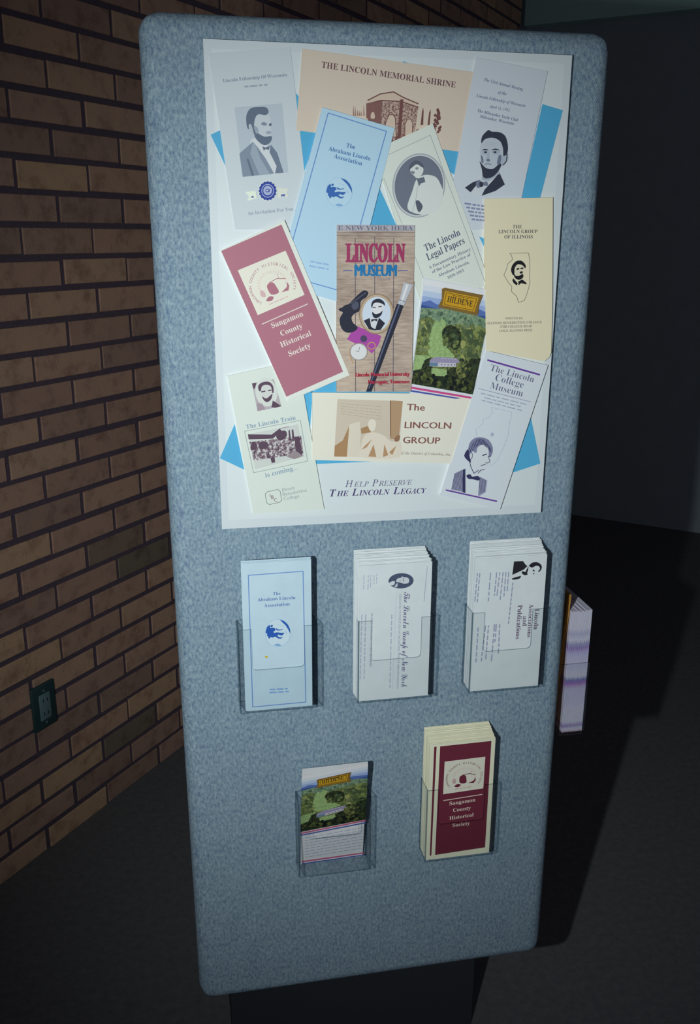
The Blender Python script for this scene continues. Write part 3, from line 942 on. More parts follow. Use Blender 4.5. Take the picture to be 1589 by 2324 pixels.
FOREST = node_mat('printed_forest', forest_build((46, 60, 44), (94, 110, 64), (140, 148, 88), 420.0), 0.5)
FAR = node_mat('printed_far_trees', forest_build((70, 98, 84), (110, 138, 112), (140, 162, 126), 260.0), 0.5)
SHADE = node_mat('printed_dark_trees', forest_build((16, 22, 24), (38, 48, 34), (76, 88, 46), 420.0), 0.5)
MEADOW = node_mat('printed_meadow', forest_build((120, 152, 100), (138, 170, 112), (156, 182, 128), 260.0), 0.5)


def sky_print(p, Q, y0, y1):
    cs = [(208, 216, 220), (196, 208, 220), (172, 192, 218), (140, 166, 208), (104, 132, 190)]
    p.layer()
    for i, c in enumerate(cs):
        a = y0 + (y1 - y0) * i / len(cs); b = y0 + (y1 - y0) * (i + 1) / len(cs)
        p.poly([Q(0, a), Q(1, a), Q(1, b), Q(0, b)], ink(*c), new=False)


def clumps(p, Q, seed, n, xr, yr, size, cols):
    rn = random.Random(seed)
    n = int(n * 1.8); size *= 0.72
    spots = sorted(((rn.uniform(*xr), rn.uniform(*yr)) for _ in range(n)), key=lambda s: s[1])
    for k, (x, y) in enumerate(spots):
        if k % 8 == 0: p.layer()
        r = size * rn.uniform(0.6, 1.3)
        p.poly([Q(max(0.0, min(1.0, x + r * rn.uniform(0.7, 1.2) * math.cos(a))), y + 0.75 * r * rn.uniform(0.7, 1.2) * math.sin(a)) for a in (i * math.pi / 4.5 for i in range(9))], ink(*cols[rn.randrange(len(cols))]), new=False)


def landscape(p, Q):
    """View over wooded hills to a long white house; Q maps 0..1, 0..1 (y down)."""
    sky_print(p, Q, 0.0, 0.24)
    p.poly([Q(0, 0.20), Q(0.12, 0.17), Q(0.25, 0.205), Q(0.5, 0.20), Q(0.78, 0.17), Q(1, 0.20), Q(1, 0.36), Q(0, 0.36)], ink(82, 108, 170))
    p.poly([Q(0, 0.22), Q(0.3, 0.235), Q(0.6, 0.22), Q(0.85, 0.235), Q(1, 0.225), Q(1, 0.36), Q(0, 0.36)], ink(54, 78, 140))
    p.poly([Q(0, 0.25), Q(0.2, 0.235), Q(0.42, 0.215), Q(0.7, 0.215), Q(1, 0.26), Q(1, 0.60), Q(0, 0.60)], FAR)
    p.poly([Q(0, 0.33), Q(0.16, 0.32), Q(0.3, 0.38), Q(0.5, 0.35), Q(0.72, 0.31), Q(1, 0.34), Q(1, 0.85), Q(0, 0.85)], FOREST)
    p.blob([Q(0.20, 0.42), Q(0.26, 0.33), Q(0.40, 0.30), Q(0.40, 0.36), Q(0.36, 0.44), Q(0.40, 0.52), Q(0.52, 0.60), Q(0.60, 0.66), Q(0.30, 0.70), Q(0.18, 0.62)], MEADOW)
    g1_ = [(92, 110, 68), (120, 134, 78), (76, 94, 62), (142, 150, 92), (104, 122, 86), (66, 82, 56)]
    clumps(p, Q, 3, 26, (0.0, 1.0), (0.27, 0.34), 0.035, [(104, 132, 110), (86, 114, 92), (126, 148, 112), (70, 92, 76)])
    clumps(p, Q, 4, 36, (0.58, 0.97), (0.34, 0.66), 0.05, g1_)
    clumps(p, Q, 5, 18, (0.03, 0.18), (0.36, 0.64), 0.045, g1_)
    p.blob([Q(0.36, 0.42), Q(0.46, 0.36), Q(0.62, 0.40), Q(0.66, 0.50), Q(0.62, 0.58), Q(0.50, 0.56), Q(0.40, 0.50)], SHADE)
    clumps(p, Q, 6, 14, (0.40, 0.62), (0.40, 0.58), 0.04, [(58, 74, 54), (78, 94, 58), (104, 118, 68), (46, 60, 46)])
    p.poly([Q(0, 0.70), Q(0.22, 0.68), Q(0.30, 0.78), Q(0.0, 0.86)], MEADOW)
    p.poly([Q(0, 0.86), Q(0.12, 0.83), Q(0.16, 0.73), Q(0.24, 0.70), Q(0.3, 0.80), Q(0.5, 0.82), Q(0.6, 0.76), Q(0.78, 0.74), Q(0.86, 0.64), Q(1, 0.62), Q(1, 1.0), Q(0, 1.0)], SHADE)
    p.poly([Q(0.28, 0.80), Q(0.52, 0.79), Q(0.54, 0.86), Q(0.30, 0.88)], MEADOW)
    clumps(p, Q, 7, 34, (0.02, 0.98), (0.86, 0.97), 0.045, [(22, 28, 26), (34, 44, 32), (58, 70, 38), (16, 20, 22), (84, 94, 50)])
    clumps(p, Q, 8, 14, (0.68, 0.97), (0.66, 0.84), 0.045, [(50, 64, 44), (82, 94, 54), (112, 118, 66), (40, 52, 40)])
    wl, rf = ink(178, 182, 194), ink(140, 138, 168)
    p.poly([Q(0.24, 0.735), Q(0.38, 0.725), Q(0.64, 0.70), Q(0.66, 0.745), Q(0.40, 0.775), Q(0.24, 0.785)], wl)
    p.poly([Q(0.23, 0.725), Q(0.30, 0.69), Q(0.40, 0.675), Q(0.64, 0.66), Q(0.70, 0.69), Q(0.66, 0.708), Q(0.38, 0.735), Q(0.25, 0.745)], rf)
    p.poly([Q(0.24, 0.748), Q(0.37, 0.738), Q(0.37, 0.772), Q(0.24, 0.780)], ink(92, 124, 150))
    p.layer()
    for k in range(5):
        x = 0.42 + k * 0.05
        p.poly([Q(x, 0.742 - k * 0.005), Q(x + 0.016, 0.740 - k * 0.005), Q(x + 0.016, 0.755 - k * 0.005), Q(x, 0.757 - k * 0.005)], ink(108, 106, 130), new=False)
        p.poly([Q(x - 0.01, 0.690 - k * 0.004), Q(x + 0.004, 0.676 - k * 0.004), Q(x + 0.018, 0.690 - k * 0.004)], ink(188, 184, 198), new=False)


def plaque(p, Q, k):
    gold, gold2, dkk = ink(186, 146, 34), ink(120, 96, 46), ink(82, 66, 28)
    p.poly([Q(0.0, 0.08), Q(0.06, 0), Q(1, 0), Q(0.97, 0.5), Q(1, 0.93), Q(0.94, 1.0), Q(0, 1.0), Q(0.05, 0.55)], gold2)
    p.poly([Q(0.09, 0.15), Q(0.92, 0.15), Q(0.90, 0.85), Q(0.10, 0.85)], gold)
    p.stroke([Q(0.13, 0.22), Q(0.88, 0.22), Q(0.86, 0.79), Q(0.14, 0.79)], k, dkk, True)
    p.layer(); p.text('HILDENE', Q(0.19, 0.64), Q(0.82, 0.64), ink(56, 50, 36), h=0.22)
    p.rows(Q(0.30, 0.30), Q(0.70, 0.30), k, dkk, 4)


lf = Leaf('leaflet', [(957, 630), (1118, 662), (1083, 902), (925, 891)], 4, ink(198, 210, 218), 'colour landscape leaflet with a gold name plaque, lawns and a long white house')
p = lf.print(Z4)
QH = homography([(0, 0), (1, 0), (1, 1), (0, 1)], [(368, 655), (900, 745), (730, 1535), (262, 1450)])
landscape(p, QH); lf.put(p, 'landscape_picture')
p = lf.print(Z4)
plaque(p, homography([(0, 0), (1, 0), (1, 1), (0, 1)], [(498, 716), (808, 778), (768, 935), (465, 868)]), 4); lf.put(p, 'name_plaque')
p = lf.print(Z4)
p.poly([(258, 1472), (715, 1552), (714, 1566), (256, 1487)], ink(190, 70, 130)); p.poly([(256, 1498), (640, 1562), (600, 1566), (255, 1510)], ink(70, 84, 160), new=False)
lf.put(p, 'stripes')

# ---- cream leaflet with a state outline
lf = Leaf('leaflet', [(1094, 453), (1248, 451), (1246, 700), (1243, 800), (1239, 810), (1228, 820), (1096, 795)], 5, ink(214, 212, 184), 'buff leaflet with a state outline and small black bust inside it')
p = lf.print(); g4 = ink(92, 88, 92)
for s, a, b in (('THE', (1157, 520), (1178, 520)), ('LINCOLN GROUP', (1125, 531), (1213, 531)), ('OF ILLINOIS', (1138, 543), (1202, 543))): p.text(s, a, b, g4)
lf.put(p, 'heading'); p = lf.print()
for s, a, b in (('HOSTED BY:', (1140, 725), (1180, 725)), ('ILLINOIS BENEDICTINE COLLEGE', (1099, 736), (1222, 734)), ('5700 COLLEGE ROAD', (1128, 744), (1200, 743)), ('LISLE, ILLINOIS 60532', (1126, 753), (1200, 752))): p.text(s, a, b, ink(128, 124, 118))
lf.put(p, 'address_lines')
p = lf.print(Z4)
STATE = [(1015, 460), (1158, 458), (1168, 520), (1166, 640), (1168, 690), (1145, 770), (1125, 820), (1080, 835), (1068, 790), (1028, 752), (1030, 710), (1008, 690), (970, 625), (990, 580), (1000, 540), (1035, 510), (1030, 480)]
p.stroke(STATE, 4, ink(118, 116, 108), True)
k1 = ink(30, 30, 36)
p.blob([(1050, 560), (1080, 540), (1115, 548), (1125, 590), (1115, 640), (1080, 660), (1055, 630), (1045, 600)], ink(208, 206, 182))
p.blob([(1024, 590), (1035, 550), (1065, 520), (1105, 518), (1135, 550), (1132, 575), (1112, 552), (1075, 545), (1052, 575), (1050, 620), (1038, 625)], k1, 3)
p.blob([(1040, 600), (1058, 630), (1085, 632), (1112, 618), (1118, 640), (1100, 658), (1078, 662), (1052, 645)], k1, 3)
p.poly([(1065, 578), (1085, 570), (1088, 582), (1068, 588)], k1); p.poly([(1095, 572), (1118, 568), (1118, 580), (1098, 582)], k1); p.blob([(1090, 605), (1108, 596), (1112, 612), (1095, 615)], k1, 3)
p.poly([(1040, 650), (1075, 690), (1068, 705), (1045, 690), (1034, 668)], k1); p.poly([(1078, 675), (1110, 660), (1140, 685), (1142, 698), (1100, 688), (1082, 705)], k1)
lf.put(p, 'state_outline_and_bust')

# ---- cream landscape leaflet with a sepia photograph of a seated figure
lf = Leaf('leaflet', [(704, 888), (930, 891), (1075, 900), (1040, 1050), (820, 1044), (704, 1040)], 5, ink(212, 216, 204), 'cream landscape leaflet with a sepia photograph and wide-set brown lettering')
bn = ink(128, 88, 84)
p = lf.print()
for s, a, b, hh in (('The', (917, 929), (957, 930), 0.36), ('LINCOLN', (912, 969), (1016, 971), 0.135), ('GROUP', (908, 1003), (991, 1005), 0.172)): p.text(s, a, b, bn, 'sans', h=hh, bold=0.6)
p.text('of the District of Columbia, Inc.', (903, 1028), (1017, 1032), ink(150, 138, 130), 'bi')
lf.put(p, 'title')
p = lf.print(Z5)
p.poly([(962, 340), (1450, 358), (1415, 780), (935, 770)], ink(190, 184, 168))
p.poly([(1355, 352), (1450, 358), (1418, 640), (1355, 640)], ink(166, 142, 112)); p.stroke([(1358, 355), (1358, 625)], 8, ink(128, 96, 76))
p.layer()
for k in range(5): p.rows((985, 378 + 18 * k), (1290, 400 + 24 * k), 4, ink(172, 164, 148), 7)
p.poly([(940, 690), (1000, 650), (1050, 540), (1060, 560), (1035, 772), (936, 770)], ink(158, 128, 92))
p.poly([(1050, 530), (1130, 510), (1135, 600), (1128, 775), (1030, 772)], ink(204, 202, 186))
p.poly([(1135, 560), (1195, 540), (1210, 590), (1140, 600)], ink(158, 128, 92))
p.blob([(1190, 520), (1215, 492), (1245, 505), (1248, 545), (1230, 580), (1200, 570)], ink(212, 210, 196))
p.blob([(1130, 720), (1160, 620), (1220, 590), (1300, 610), (1370, 660), (1420, 640), (1415, 778), (1135, 775)], ink(208, 204, 190))
for q in ([(1165, 690), (1220, 640), (1180, 700), (1140, 720)], [(1190, 770), (1230, 680), (1250, 775)], [(1300, 775), (1310, 680), (1340, 760)], [(1345, 740), (1400, 690), (1370, 760)]): p.poly(q, ink(168, 138, 104))
p.blob([(1385, 640), (1410, 612), (1428, 620), (1418, 655), (1392, 660)], ink(140, 108, 82), 3)
lf.put(p, 'sepia_photograph')

# ---- white leaflet with purple rules and a pen portrait
lf = Leaf('leaflet', [(1097, 795), (1235, 829), (1126, 1153), (993, 1121)], 6, ink(198, 211, 219), 'white tilted leaflet with purple rules and a pen-drawn bust')
vi = ink(98, 62, 150)
for a, b, wd_, c in (((840, 122), (1240, 237), 13, vi), ((520, 1112), (910, 1200), 11, vi), ((770, 338), (1168, 442), 4, ink(140, 136, 176))):
    p = lf.print(Z6); p.stroke([a, b], wd_, c); lf.put(p, 'purple_rule')
p = lf.print(Z6); g5 = ink(98, 104, 130)
for s, a, b in (('The Lincoln', (858, 202), (1188, 295)), ('College', (895, 278), (1108, 338)), ('Museum', (857, 338), (1103, 403))): p.text(s, a, b, g5, fat=-0.012)
for k, (a, b) in enumerate((((790, 378), (1135, 466)), ((815, 412), (1090, 482)), ((795, 432), (1100, 512)))): p.rows(a, b, 7, ink(150, 160, 186), 6)
lf.put(p, 'title')
p = lf.print(Z6)
p.stroke([(868, 482), (1022, 520), (1018, 560), (1005, 600), (995, 700), (960, 790), (915, 880), (880, 920), (860, 930), (850, 890)], 3, ink(164, 178, 198))
p.stroke([(868, 482), (875, 520), (850, 560), (810, 570), (800, 610), (750, 650), (755, 700)], 3, ink(164, 178, 198), new=False)
p.disc((874, 690), 13, 15, ink(160, 176, 200))
pk, pg = ink(52, 54, 92), ink(120, 128, 158)
p.blob([(740, 780), (800, 760), (850, 800), (862, 850), (850, 910), (815, 960), (760, 990), (710, 920), (700, 860)], ink(196, 208, 216))
p.blob([(690, 810), (705, 750), (745, 715), (800, 712), (850, 735), (878, 790), (872, 840), (850, 860), (842, 790), (800, 765), (762, 790), (752, 830), (720, 815), (700, 850)], pg)
for k in range(16):
    t = k / 15; p.stroke([(700 + 160 * t, 790 - 70 * math.sin(math.pi * t)), (715 + 150 * t, 828 - 60 * math.sin(math.pi * t))], 5, pk, new=(k == 0))
p.blob([(660, 850), (690, 800), (700, 850), (712, 900), (690, 890)], pk, 3)
p.ring((708, 848), 15, 30, 4, pk, n=16)
p.stroke([(800, 850), (832, 838)], 8, pk); p.stroke([(848, 860), (864, 852)], 7, pk, new=False); p.stroke([(842, 850), (856, 895), (835, 908), (822, 904)], 4, pk, new=False); p.stroke([(785, 928), (825, 915)], 5, pk, new=False)
p.stroke([(700, 890), (712, 940), (735, 985), (770, 960)], 5, pk, new=False); p.stroke([(815, 955), (785, 962), (765, 985)], 5, pk, new=False)
p.poly([(665, 950), (585, 985), (560, 1110), (640, 1125), (660, 1040)], ink(150, 158, 184)); p.poly([(775, 1010), (835, 1040), (822, 1130), (765, 1165)], ink(150, 158, 184))
for k in range(9): p.stroke([(590 + 8 * k, 985 - 4 * k), (565 + 9 * k, 1105 + 2 * k)], 3.5, pk, new=(k == 0))
for k in range(6): p.stroke([(782 + 8 * k, 1015 + 4 * k), (770 + 9 * k, 1150 - 5 * k)], 3.5, pk, new=False)
p.poly([(650, 960), (668, 948), (668, 1135), (645, 1128)], pk)
p.blob([(676, 1000), (705, 992), (720, 1010), (760, 1005), (778, 1020), (770, 1040), (725, 1030), (690, 1025)], pk, 3)
lf.put(p, 'pen_portrait')

# ---- lettering on the board itself
p = Print(pp)
p.smallcaps(['HELP', 'PRESERVE'], (778, 1104), (930, 1099), ink(92, 88, 122), 'it')
p.smallcaps(['THE', 'LINCOLN', 'LEGACY'], (744, 1125), (962, 1118), ink(72, 62, 112), 'bi')
p.build('lettering', poster, (0, -BF, 0))
# ------------------------------------------------------------------ leaflet holders and their leaflets
HWD, HD_, HTALL, LIP = 0.111, 0.037, 0.128, 0.066
T = 0.0022


def notch_front():
    w2 = HWD / 2; tab = 0.019; rr = 0.006
    pts = [(-w2, 0), (w2, 0), (w2, HTALL), (w2 - tab, HTALL), (w2 - tab, LIP + rr)]
    pts += [(w2 - tab - rr + rr * math.cos(a), LIP + rr - rr * math.sin(a)) for a in (0.4, 0.8, 1.2, math.pi / 2)]
    pts += [(-w2 + tab + rr - rr * math.sin(a), LIP + rr - rr * math.cos(a)) for a in (0.0, 0.4, 0.8, 1.2)]
    pts += [(-w2 + tab, LIP + rr), (-w2 + tab, HTALL), (-w2, HTALL)]
    return pts


def make_holder(loc, rot, label, depth=HD_):
    h = empty('leaflet_holder', loc, rot)
    tag(h, label, 'leaflet holder', 'clear leaflet holders')
    w2 = HWD / 2; am = [ACRYL, ACRYL_EDGE]
    prism('back_plate', [(-w2, 0), (w2, 0), (w2, HTALL), (-w2, HTALL)], 0.0015, -T, am, h, edge_idx=1)
    prism('front_plate', notch_front(), -depth + T, -depth, am, h, edge_idx=1)
    for s in (-1, 1):
        x0, x1 = sorted((s * w2, s * (w2 - T)))
        v, f = box_vf(x0, x1, -depth + T, -T, 0.0, HTALL)
        link('side_wall', mesh('side_wall', v, f, am, [1, 1, 1, 0, 1, 0]), h)
    v, f = [], []
    for a, b in ((-w2 + T, -0.030), (-0.012, 0.012), (0.030, w2 - T)):       # floor of the holder with two slots
        bv, bf = box_vf(a, b, -depth + T, -T, 0.0, T)
        f += [tuple(len(v) + i for i in q) for q in bf]; v += bv
    for a in (-0.030, 0.012):
        bv, bf = box_vf(a, a + 0.018, -depth + T, -depth + 0.012, 0.0, T)
        f += [tuple(len(v) + i for i in q) for q in bf]; v += bv
    link('base', mesh('base', v, f, am, [0] * len(f)), h)
    return h


def paper(name, rgb, edge):
    def f(nt, b, N, L):
        tc = N('ShaderNodeTexCoord'); n1 = N('ShaderNodeTexNoise', i_Scale=40.0, i_Detail=3.0)
        L(tc.outputs['Object'], n1.inputs['Vector'])
        rp = ramp(N('ShaderNodeValToRGB'), [(0.3, tuple(c * 0.94 for c in rgb)), (0.7, rgb)])
        L(n1.outputs[0], rp.inputs[0]); L(rp.outputs[0], b.inputs['Base Color'])
    return node_mat(name, f, 0.6, 0.2)


def sheet_mesh(w_, h_, t, m, bow=0.0, curl=0.0):
    """Folded leaflet: thin slab standing on z=0, rounded along its folded edges, centred in x, its front at y=-t/2."""
    nx, nz = 8, 6
    v, f = [], []
    for side in (-1, 1):
        for j in range(nz + 1):
            for i in range(nx + 1):
                u = i / nx * 2 - 1; x = u * w_ / 2; z = h_ * j / nz
                edge = 1.0 - 0.28 * abs(u) ** 8
                b = -bow * (1 - u * u) + curl * (j / nz) ** 3 * max(0.0, u) ** 2
                v.append((x, side * t / 2 * edge + b, z - (curl * 0.6 * (j / nz) ** 3 * max(0.0, u) ** 2)))
    n = (nx + 1) * (nz + 1)
    for j in range(nz):
        for i in range(nx):
            a = j * (nx + 1) + i
            f.append((a, a + 1, a + nx + 2, a + nx + 1)); f.append((n + a, n + a + nx + 1, n + a + nx + 2, n + a + 1))
    for i in range(nx):
        a = i; f.append((a, n + a, n + a + 1, a + 1)); a = nz * (nx + 1) + i; f.append((a, a + 1, n + a + 1, n + a))
    for j in range(nz):
        a = j * (nx + 1); f.append((a, a + nx + 1, n + a + nx + 1, n + a)); a += nx; f.append((a, n + a, n + a + nx + 1, a + nx + 1))
    return mesh('leaflet', v, f, m)


def stack(hx, hz, w_, h_, n, t, m, front_lab, back_lab, group, dx_back=0.0, dz_back=0.0, jit=0.0015, y_front=None, x_off=0.0, tilt=0.0, seed=1):
    """Leaflets stand in a row from the holder's front towards the kiosk; returns the front one."""
    rnd = random.Random(seed); me = sheet_mesh(w_, h_, t, m)
    y0 = -(HD_ - T) + t / 2 + 0.0003 if y_front is None else y_front
    front = None
    for k in range(n):
        a = k / max(1, n - 1)
        o = link('leaflet', me, None, (hx + x_off + dx_back * a + (rnd.uniform(-jit, jit) if k else 0), y0 + k * (t + 0.00003), ZB + hz + T + 0.0001), (0, 0, 0))
        if k: o.scale = (1, 1, 1 + dz_back * a / h_ + rnd.uniform(-jit, jit * 0.5) / h_)
        o.rotation_euler = (tilt, 0, 0)
        tag(o, front_lab if k == 0 else back_lab, 'leaflet', group)
        if k == 0: front = o
    return front, t


UP_Z, LO_Z = 0.5255, 0.238
make_holder((-0.1485, 0, ZB + UP_Z), (0, 0, 0), 'clear acrylic holder with the pale blue bordered leaflets, under the poster')
make_holder((0.0200, 0, ZB + UP_Z), (0, 0, 0), 'clear acrylic holder with white leaflets showing a small dark oval portrait')
make_holder((0.1870, 0, ZB + UP_Z), (0, 0, 0), 'clear acrylic holder packed with white leaflets showing a black sideways bust')
make_holder((-0.0685, 0, ZB + LO_Z), (0, 0, 0), 'clear acrylic holder with the colour landscape leaflets, nearly empty')
make_holder((0.1285, 0, ZB + LO_Z), (0, 0, 0), 'clear acrylic holder with the cream and maroon leaflets')

# --- pale blue leaflets
pb = paper('pale_blue_paper', col(180, 208, 222), None)
W1, H1 = 0.094, 0.222
fr, t = stack(-0.1485, UP_Z, W1, H1, 6, 0.0014, pb, 'pale blue leaflet with blue border and roundel, front one in its holder', 'pale blue leaflet standing behind the front one with the blue roundel', 'pale blue leaflets in a holder', dz_back=0.002, jit=0.001, x_off=0.0005)
q1 = homography([(546, 1266), (704, 1257), (709, 1593), (559, 1607)], [(-W1 / 2, H1), (W1 / 2, H1), (W1 / 2, 0), (-W1 / 2, 0)])
A1 = lambda x, y: q1(510 + x / 5.533, 1220 + y / 5.533)
p = Print(A1); p.stroke([(283, 402), (972, 352), (1018, 2020), (350, 2085)], 11, bb, True); p.build('border_line', fr, (0, -t / 2, 0))
p = Print(A1)
for s, a, b in (('The', (596, 655), (690, 652)), ('Abraham Lincoln', (400, 735), (880, 705)), ('Association', (484, 810), (808, 788))): p.text(s, a, b, ink(84, 116, 172))
p.build('title', fr, (0, -t / 2, 0)); p = Print(A1)
p.rows((565, 1872), (790, 1858), 18, ink(120, 160, 206), 3); p.rows((560, 1910), (805, 1895), 18, ink(120, 160, 206), 3)
p.build('address_lines', fr, (0, -t / 2, 0))
p = Print(A1); roundel(p, (660, 1140), 158, None, ink(40, 88, 172), ink(186, 212, 224)); p.build('roundel', fr, (0, -t / 2, 0))
p = Print(A1); p.blob([(495, 1445), (515, 1430), (540, 1442), (520, 1460)], ink(190, 174, 60), 3); p.build('yellow_spot', fr, (0, -t / 2, 0))

# --- white leaflets with the oval portrait, type running down the sheet
wp = paper('white_paper', col(202, 216, 220), None)
W2, H2 = 0.1035, 0.2085
fr, t = stack(0.0200, UP_Z, W2, H2, 21, 0.0014, wp, 'white leaflet with dark oval portrait and script title running downward', 'plain white leaflet edge stacked behind the one with the oval portrait', 'white leaflets behind the oval-portrait leaflet', dx_back=-0.004, dz_back=0.013, jit=0.0012, x_off=-0.0018, seed=4)
q2 = homography([(806, 1288), (978, 1276), (970, 1578), (812, 1590)], [(-W2 / 2, H2), (W2 / 2, H2), (W2 / 2, 0), (-W2 / 2, 0)])
A2 = lambda x, y: q2(780 + x / 5.667, 1210 + y / 5.667)
p = Print(A2); vg = ink(92, 92, 132)
p.text('The Lincoln Group of New York', (745, 780), (728, 1985), vg, 'script', h=0.068); p.layer()
p.text('DEDICATED TO THE STUDY OF THE LIFE AND TIMES OF ABRAHAM LINCOLN', (684, 810), (668, 2000), ink(130, 138, 162), 'sb'); p.stroke([(640, 775), (615, 2000)], 4, ink(176, 190, 204))
p.text('AN OPEN INVITATION TO NEW MEMBERS', (312, 1050), (312, 1725), ink(120, 130, 156), 'serif')
for x, y0, y1 in ((370, 545, 670), (335, 560, 680), (290, 560, 720), (258, 560, 750), (200, 560, 745)): p.rows((x, y0), (x, y1), 12, ink(168, 180, 200), 3)
for x in (580, 235, 185): p.rows((x, 1070), (x - 8 if x > 500 else x, 1990 if x > 500 else 1880), 13, ink(162, 174, 196), 12)
p.build('printed_lines', fr, (0, -t / 2, 0))
p = Print(A2); p.disc((703, 632), 168, 100, ink(72, 82, 106), -3)
p.blob([(635, 640), (660, 600), (700, 592), (715, 575), (740, 585), (790, 590), (812, 620), (800, 660), (740, 668), (690, 655)], ink(190, 202, 210)); p.blob([(535, 665), (600, 635), (622, 655), (600, 690), (560, 690)], ink(196, 208, 214)); p.blob([(615, 712), (640, 670), (660, 668), (650, 715)], ink(170, 184, 196), 3)
p.stroke([(735, 612), (735, 640)], 10, ink(84, 94, 116)); p.stroke([(690, 620), (690, 645)], 8, ink(120, 130, 148), new=False); p.stroke([(720, 600), (745, 600)], 6, ink(120, 130, 148), new=False)
p.build('oval_portrait', fr, (0, -t / 2, 0))
p = Print(A2); p.poly([(1050, 440), (1058, 440), (1018, 900), (1008, 900)], ink(160, 172, 186)); p.build('fold_line', fr, (0, -t / 2, 0))

# --- white leaflets with the black bust lying sideways
W3, H3 = 0.106, 0.2085
fr, t = stack(0.1870, UP_Z, W3, H3, 22, 0.00138, wp, 'white leaflet with a black sideways bust and bold title running downward', 'plain white leaflet edge stacked behind the one with the black bust', 'white leaflets behind the black-bust leaflet', dx_back=-0.0005, dz_back=0.016, jit=0.0012, x_off=0.0005, seed=8)
q3 = homography([(1069, 1258), (1251, 1255), (1221, 1549), (1069, 1561)], [(-W3 / 2, H3), (W3 / 2, H3), (W3 / 2, 0), (-W3 / 2, 0)])
A3 = lambda x, y: q3(1030 + x / 4.841, 1200 + y / 4.841)
p = Print(A3); bo_ = ink(92, 78, 104)
for s, a, b in (('Lincoln', (908, 905), (888, 1128)), ('Associations', (842, 848), (814, 1210)), ('and', (768, 982), (762, 1088)), ('Publications', (710, 856), (684, 1226))): p.text(s, a, b, bo_)
for x0, y0, x1, y1, n in ((590, 460, 572, 690, 3), (555, 460, 535, 750, 4), (520, 460, 490, 790, 5), (480, 460, 450, 740, 4), (440, 460, 420, 740, 4), (365, 460, 348, 800, 4), (230, 460, 215, 810, 5), (200, 460, 185, 800, 5), (640, 590, 592, 1060, 9), (490, 1060, 482, 1370, 5), (450, 1060, 440, 1250, 3), (430, 1060, 405, 1450, 5), (360, 1070, 340, 1430, 6), (325, 1070, 290, 1450, 6), (238, 1090, 230, 1460, 6)):
    p.rows((x0, y0), (x1, y1), 14, ink(146, 156, 182), n)
p.build('printed_lines', fr, (0, -t / 2, 0))
p = Print(A3); k2 = ink(38, 38, 46)
p.poly([(660, 335), (770, 335), (805, 385), (825, 398), (780, 440), (640, 500)], k2); p.blob([(640, 540), (700, 525), (745, 515), (730, 545), (690, 556), (642, 556)], k2, 3)
p.blob([(850, 385), (890, 358), (945, 358), (985, 385), (998, 420), (985, 455), (960, 478), (955, 465), (975, 440), (965, 410), (930, 400), (880, 420), (845, 400)], k2, 3)
p.poly([(755, 458), (800, 470), (815, 440), (838, 400), (832, 450), (820, 480), (826, 505), (790, 510), (758, 490)], k2)
p.blob([(888, 445), (905, 450), (910, 470), (892, 462)], k2, 3); p.blob([(888, 492), (905, 490), (905, 500), (890, 500)], k2, 3)
p.build('black_bust', fr, (0, -t / 2, 0))

# --- colour landscape leaflets leaning forward from the back of their holder
W4, H4 = 0.098, 0.187
lp = paper('glossy_white_paper', col(206, 214, 218), None)
me4 = sheet_mesh(W4, H4, 0.0011, lp, bow=0.0)
TL4 = math.atan2(0.030, H4)
front4 = None
for k in range(4):
    o = link('leaflet', me4, None, (-0.0690 + 0.0004 * k, -0.0036 - 0.0011 * 0.5 - 0.0013 * (3 - k), ZB + LO_Z + T + 0.0006), (TL4, 0, 0.02))
    tag(o, 'landscape leaflet with gold plaque over hills, front of the leaning set' if k == 0 else 'glossy landscape leaflet leaning just behind the front one with the gold plaque', 'leaflet', 'landscape leaflets in a holder')
    if k == 0: front4 = o
q4 = homography([(681, 1733), (846, 1739), (817, 1938), (681, 1950)], [(-W4 / 2, H4), (W4 / 2, H4), (W4 / 2, 0), (-W4 / 2, 0)])
A4 = lambda x, y: q4(650 + x / 6.621, 1700 + y / 6.621)
t4 = 0.0011
p = Print(A4)
QL = homography([(0, 0), (1, 0), (1, 1), (0, 1)], [(200, 330), (1300, 265), (1196, 1088), (190, 1195)])
landscape(p, QL); p.build('landscape_picture', front4, (0, -t4 / 2, 0))
p = Print(A4); p.y = 0.0010
plaque(p, homography([(0, 0), (1, 0), (1, 1), (0, 1)], [(455, 400), (1030, 352), (1015, 505), (445, 540)]), 7); p.build('name_plaque', front4, (0, -t4 / 2, 0))
p = Print(A4); rs, bs = ink(178, 92, 128), ink(76, 92, 160)
p.poly([(200, 1215), (1195, 1100), (1193, 1120), (200, 1236)], rs); p.poly([(200, 1244), (1192, 1132), (1190, 1150), (202, 1262)], bs, new=False)
p.poly([(225, 1610), (1135, 1528), (1133, 1544), (225, 1630)], rs, new=False); p.poly([(225, 1640), (1130, 1556), (1125, 1570), (228, 1655)], bs, new=False)
for k in range(8): p.rows((270, 1300 + 38 * k), (1150 - 5 * k, 1210 + 38 * k), 10, ink(158, 174, 194), 9)
p.build('stripes_and_lines', front4, (0, -t4 / 2, 0))

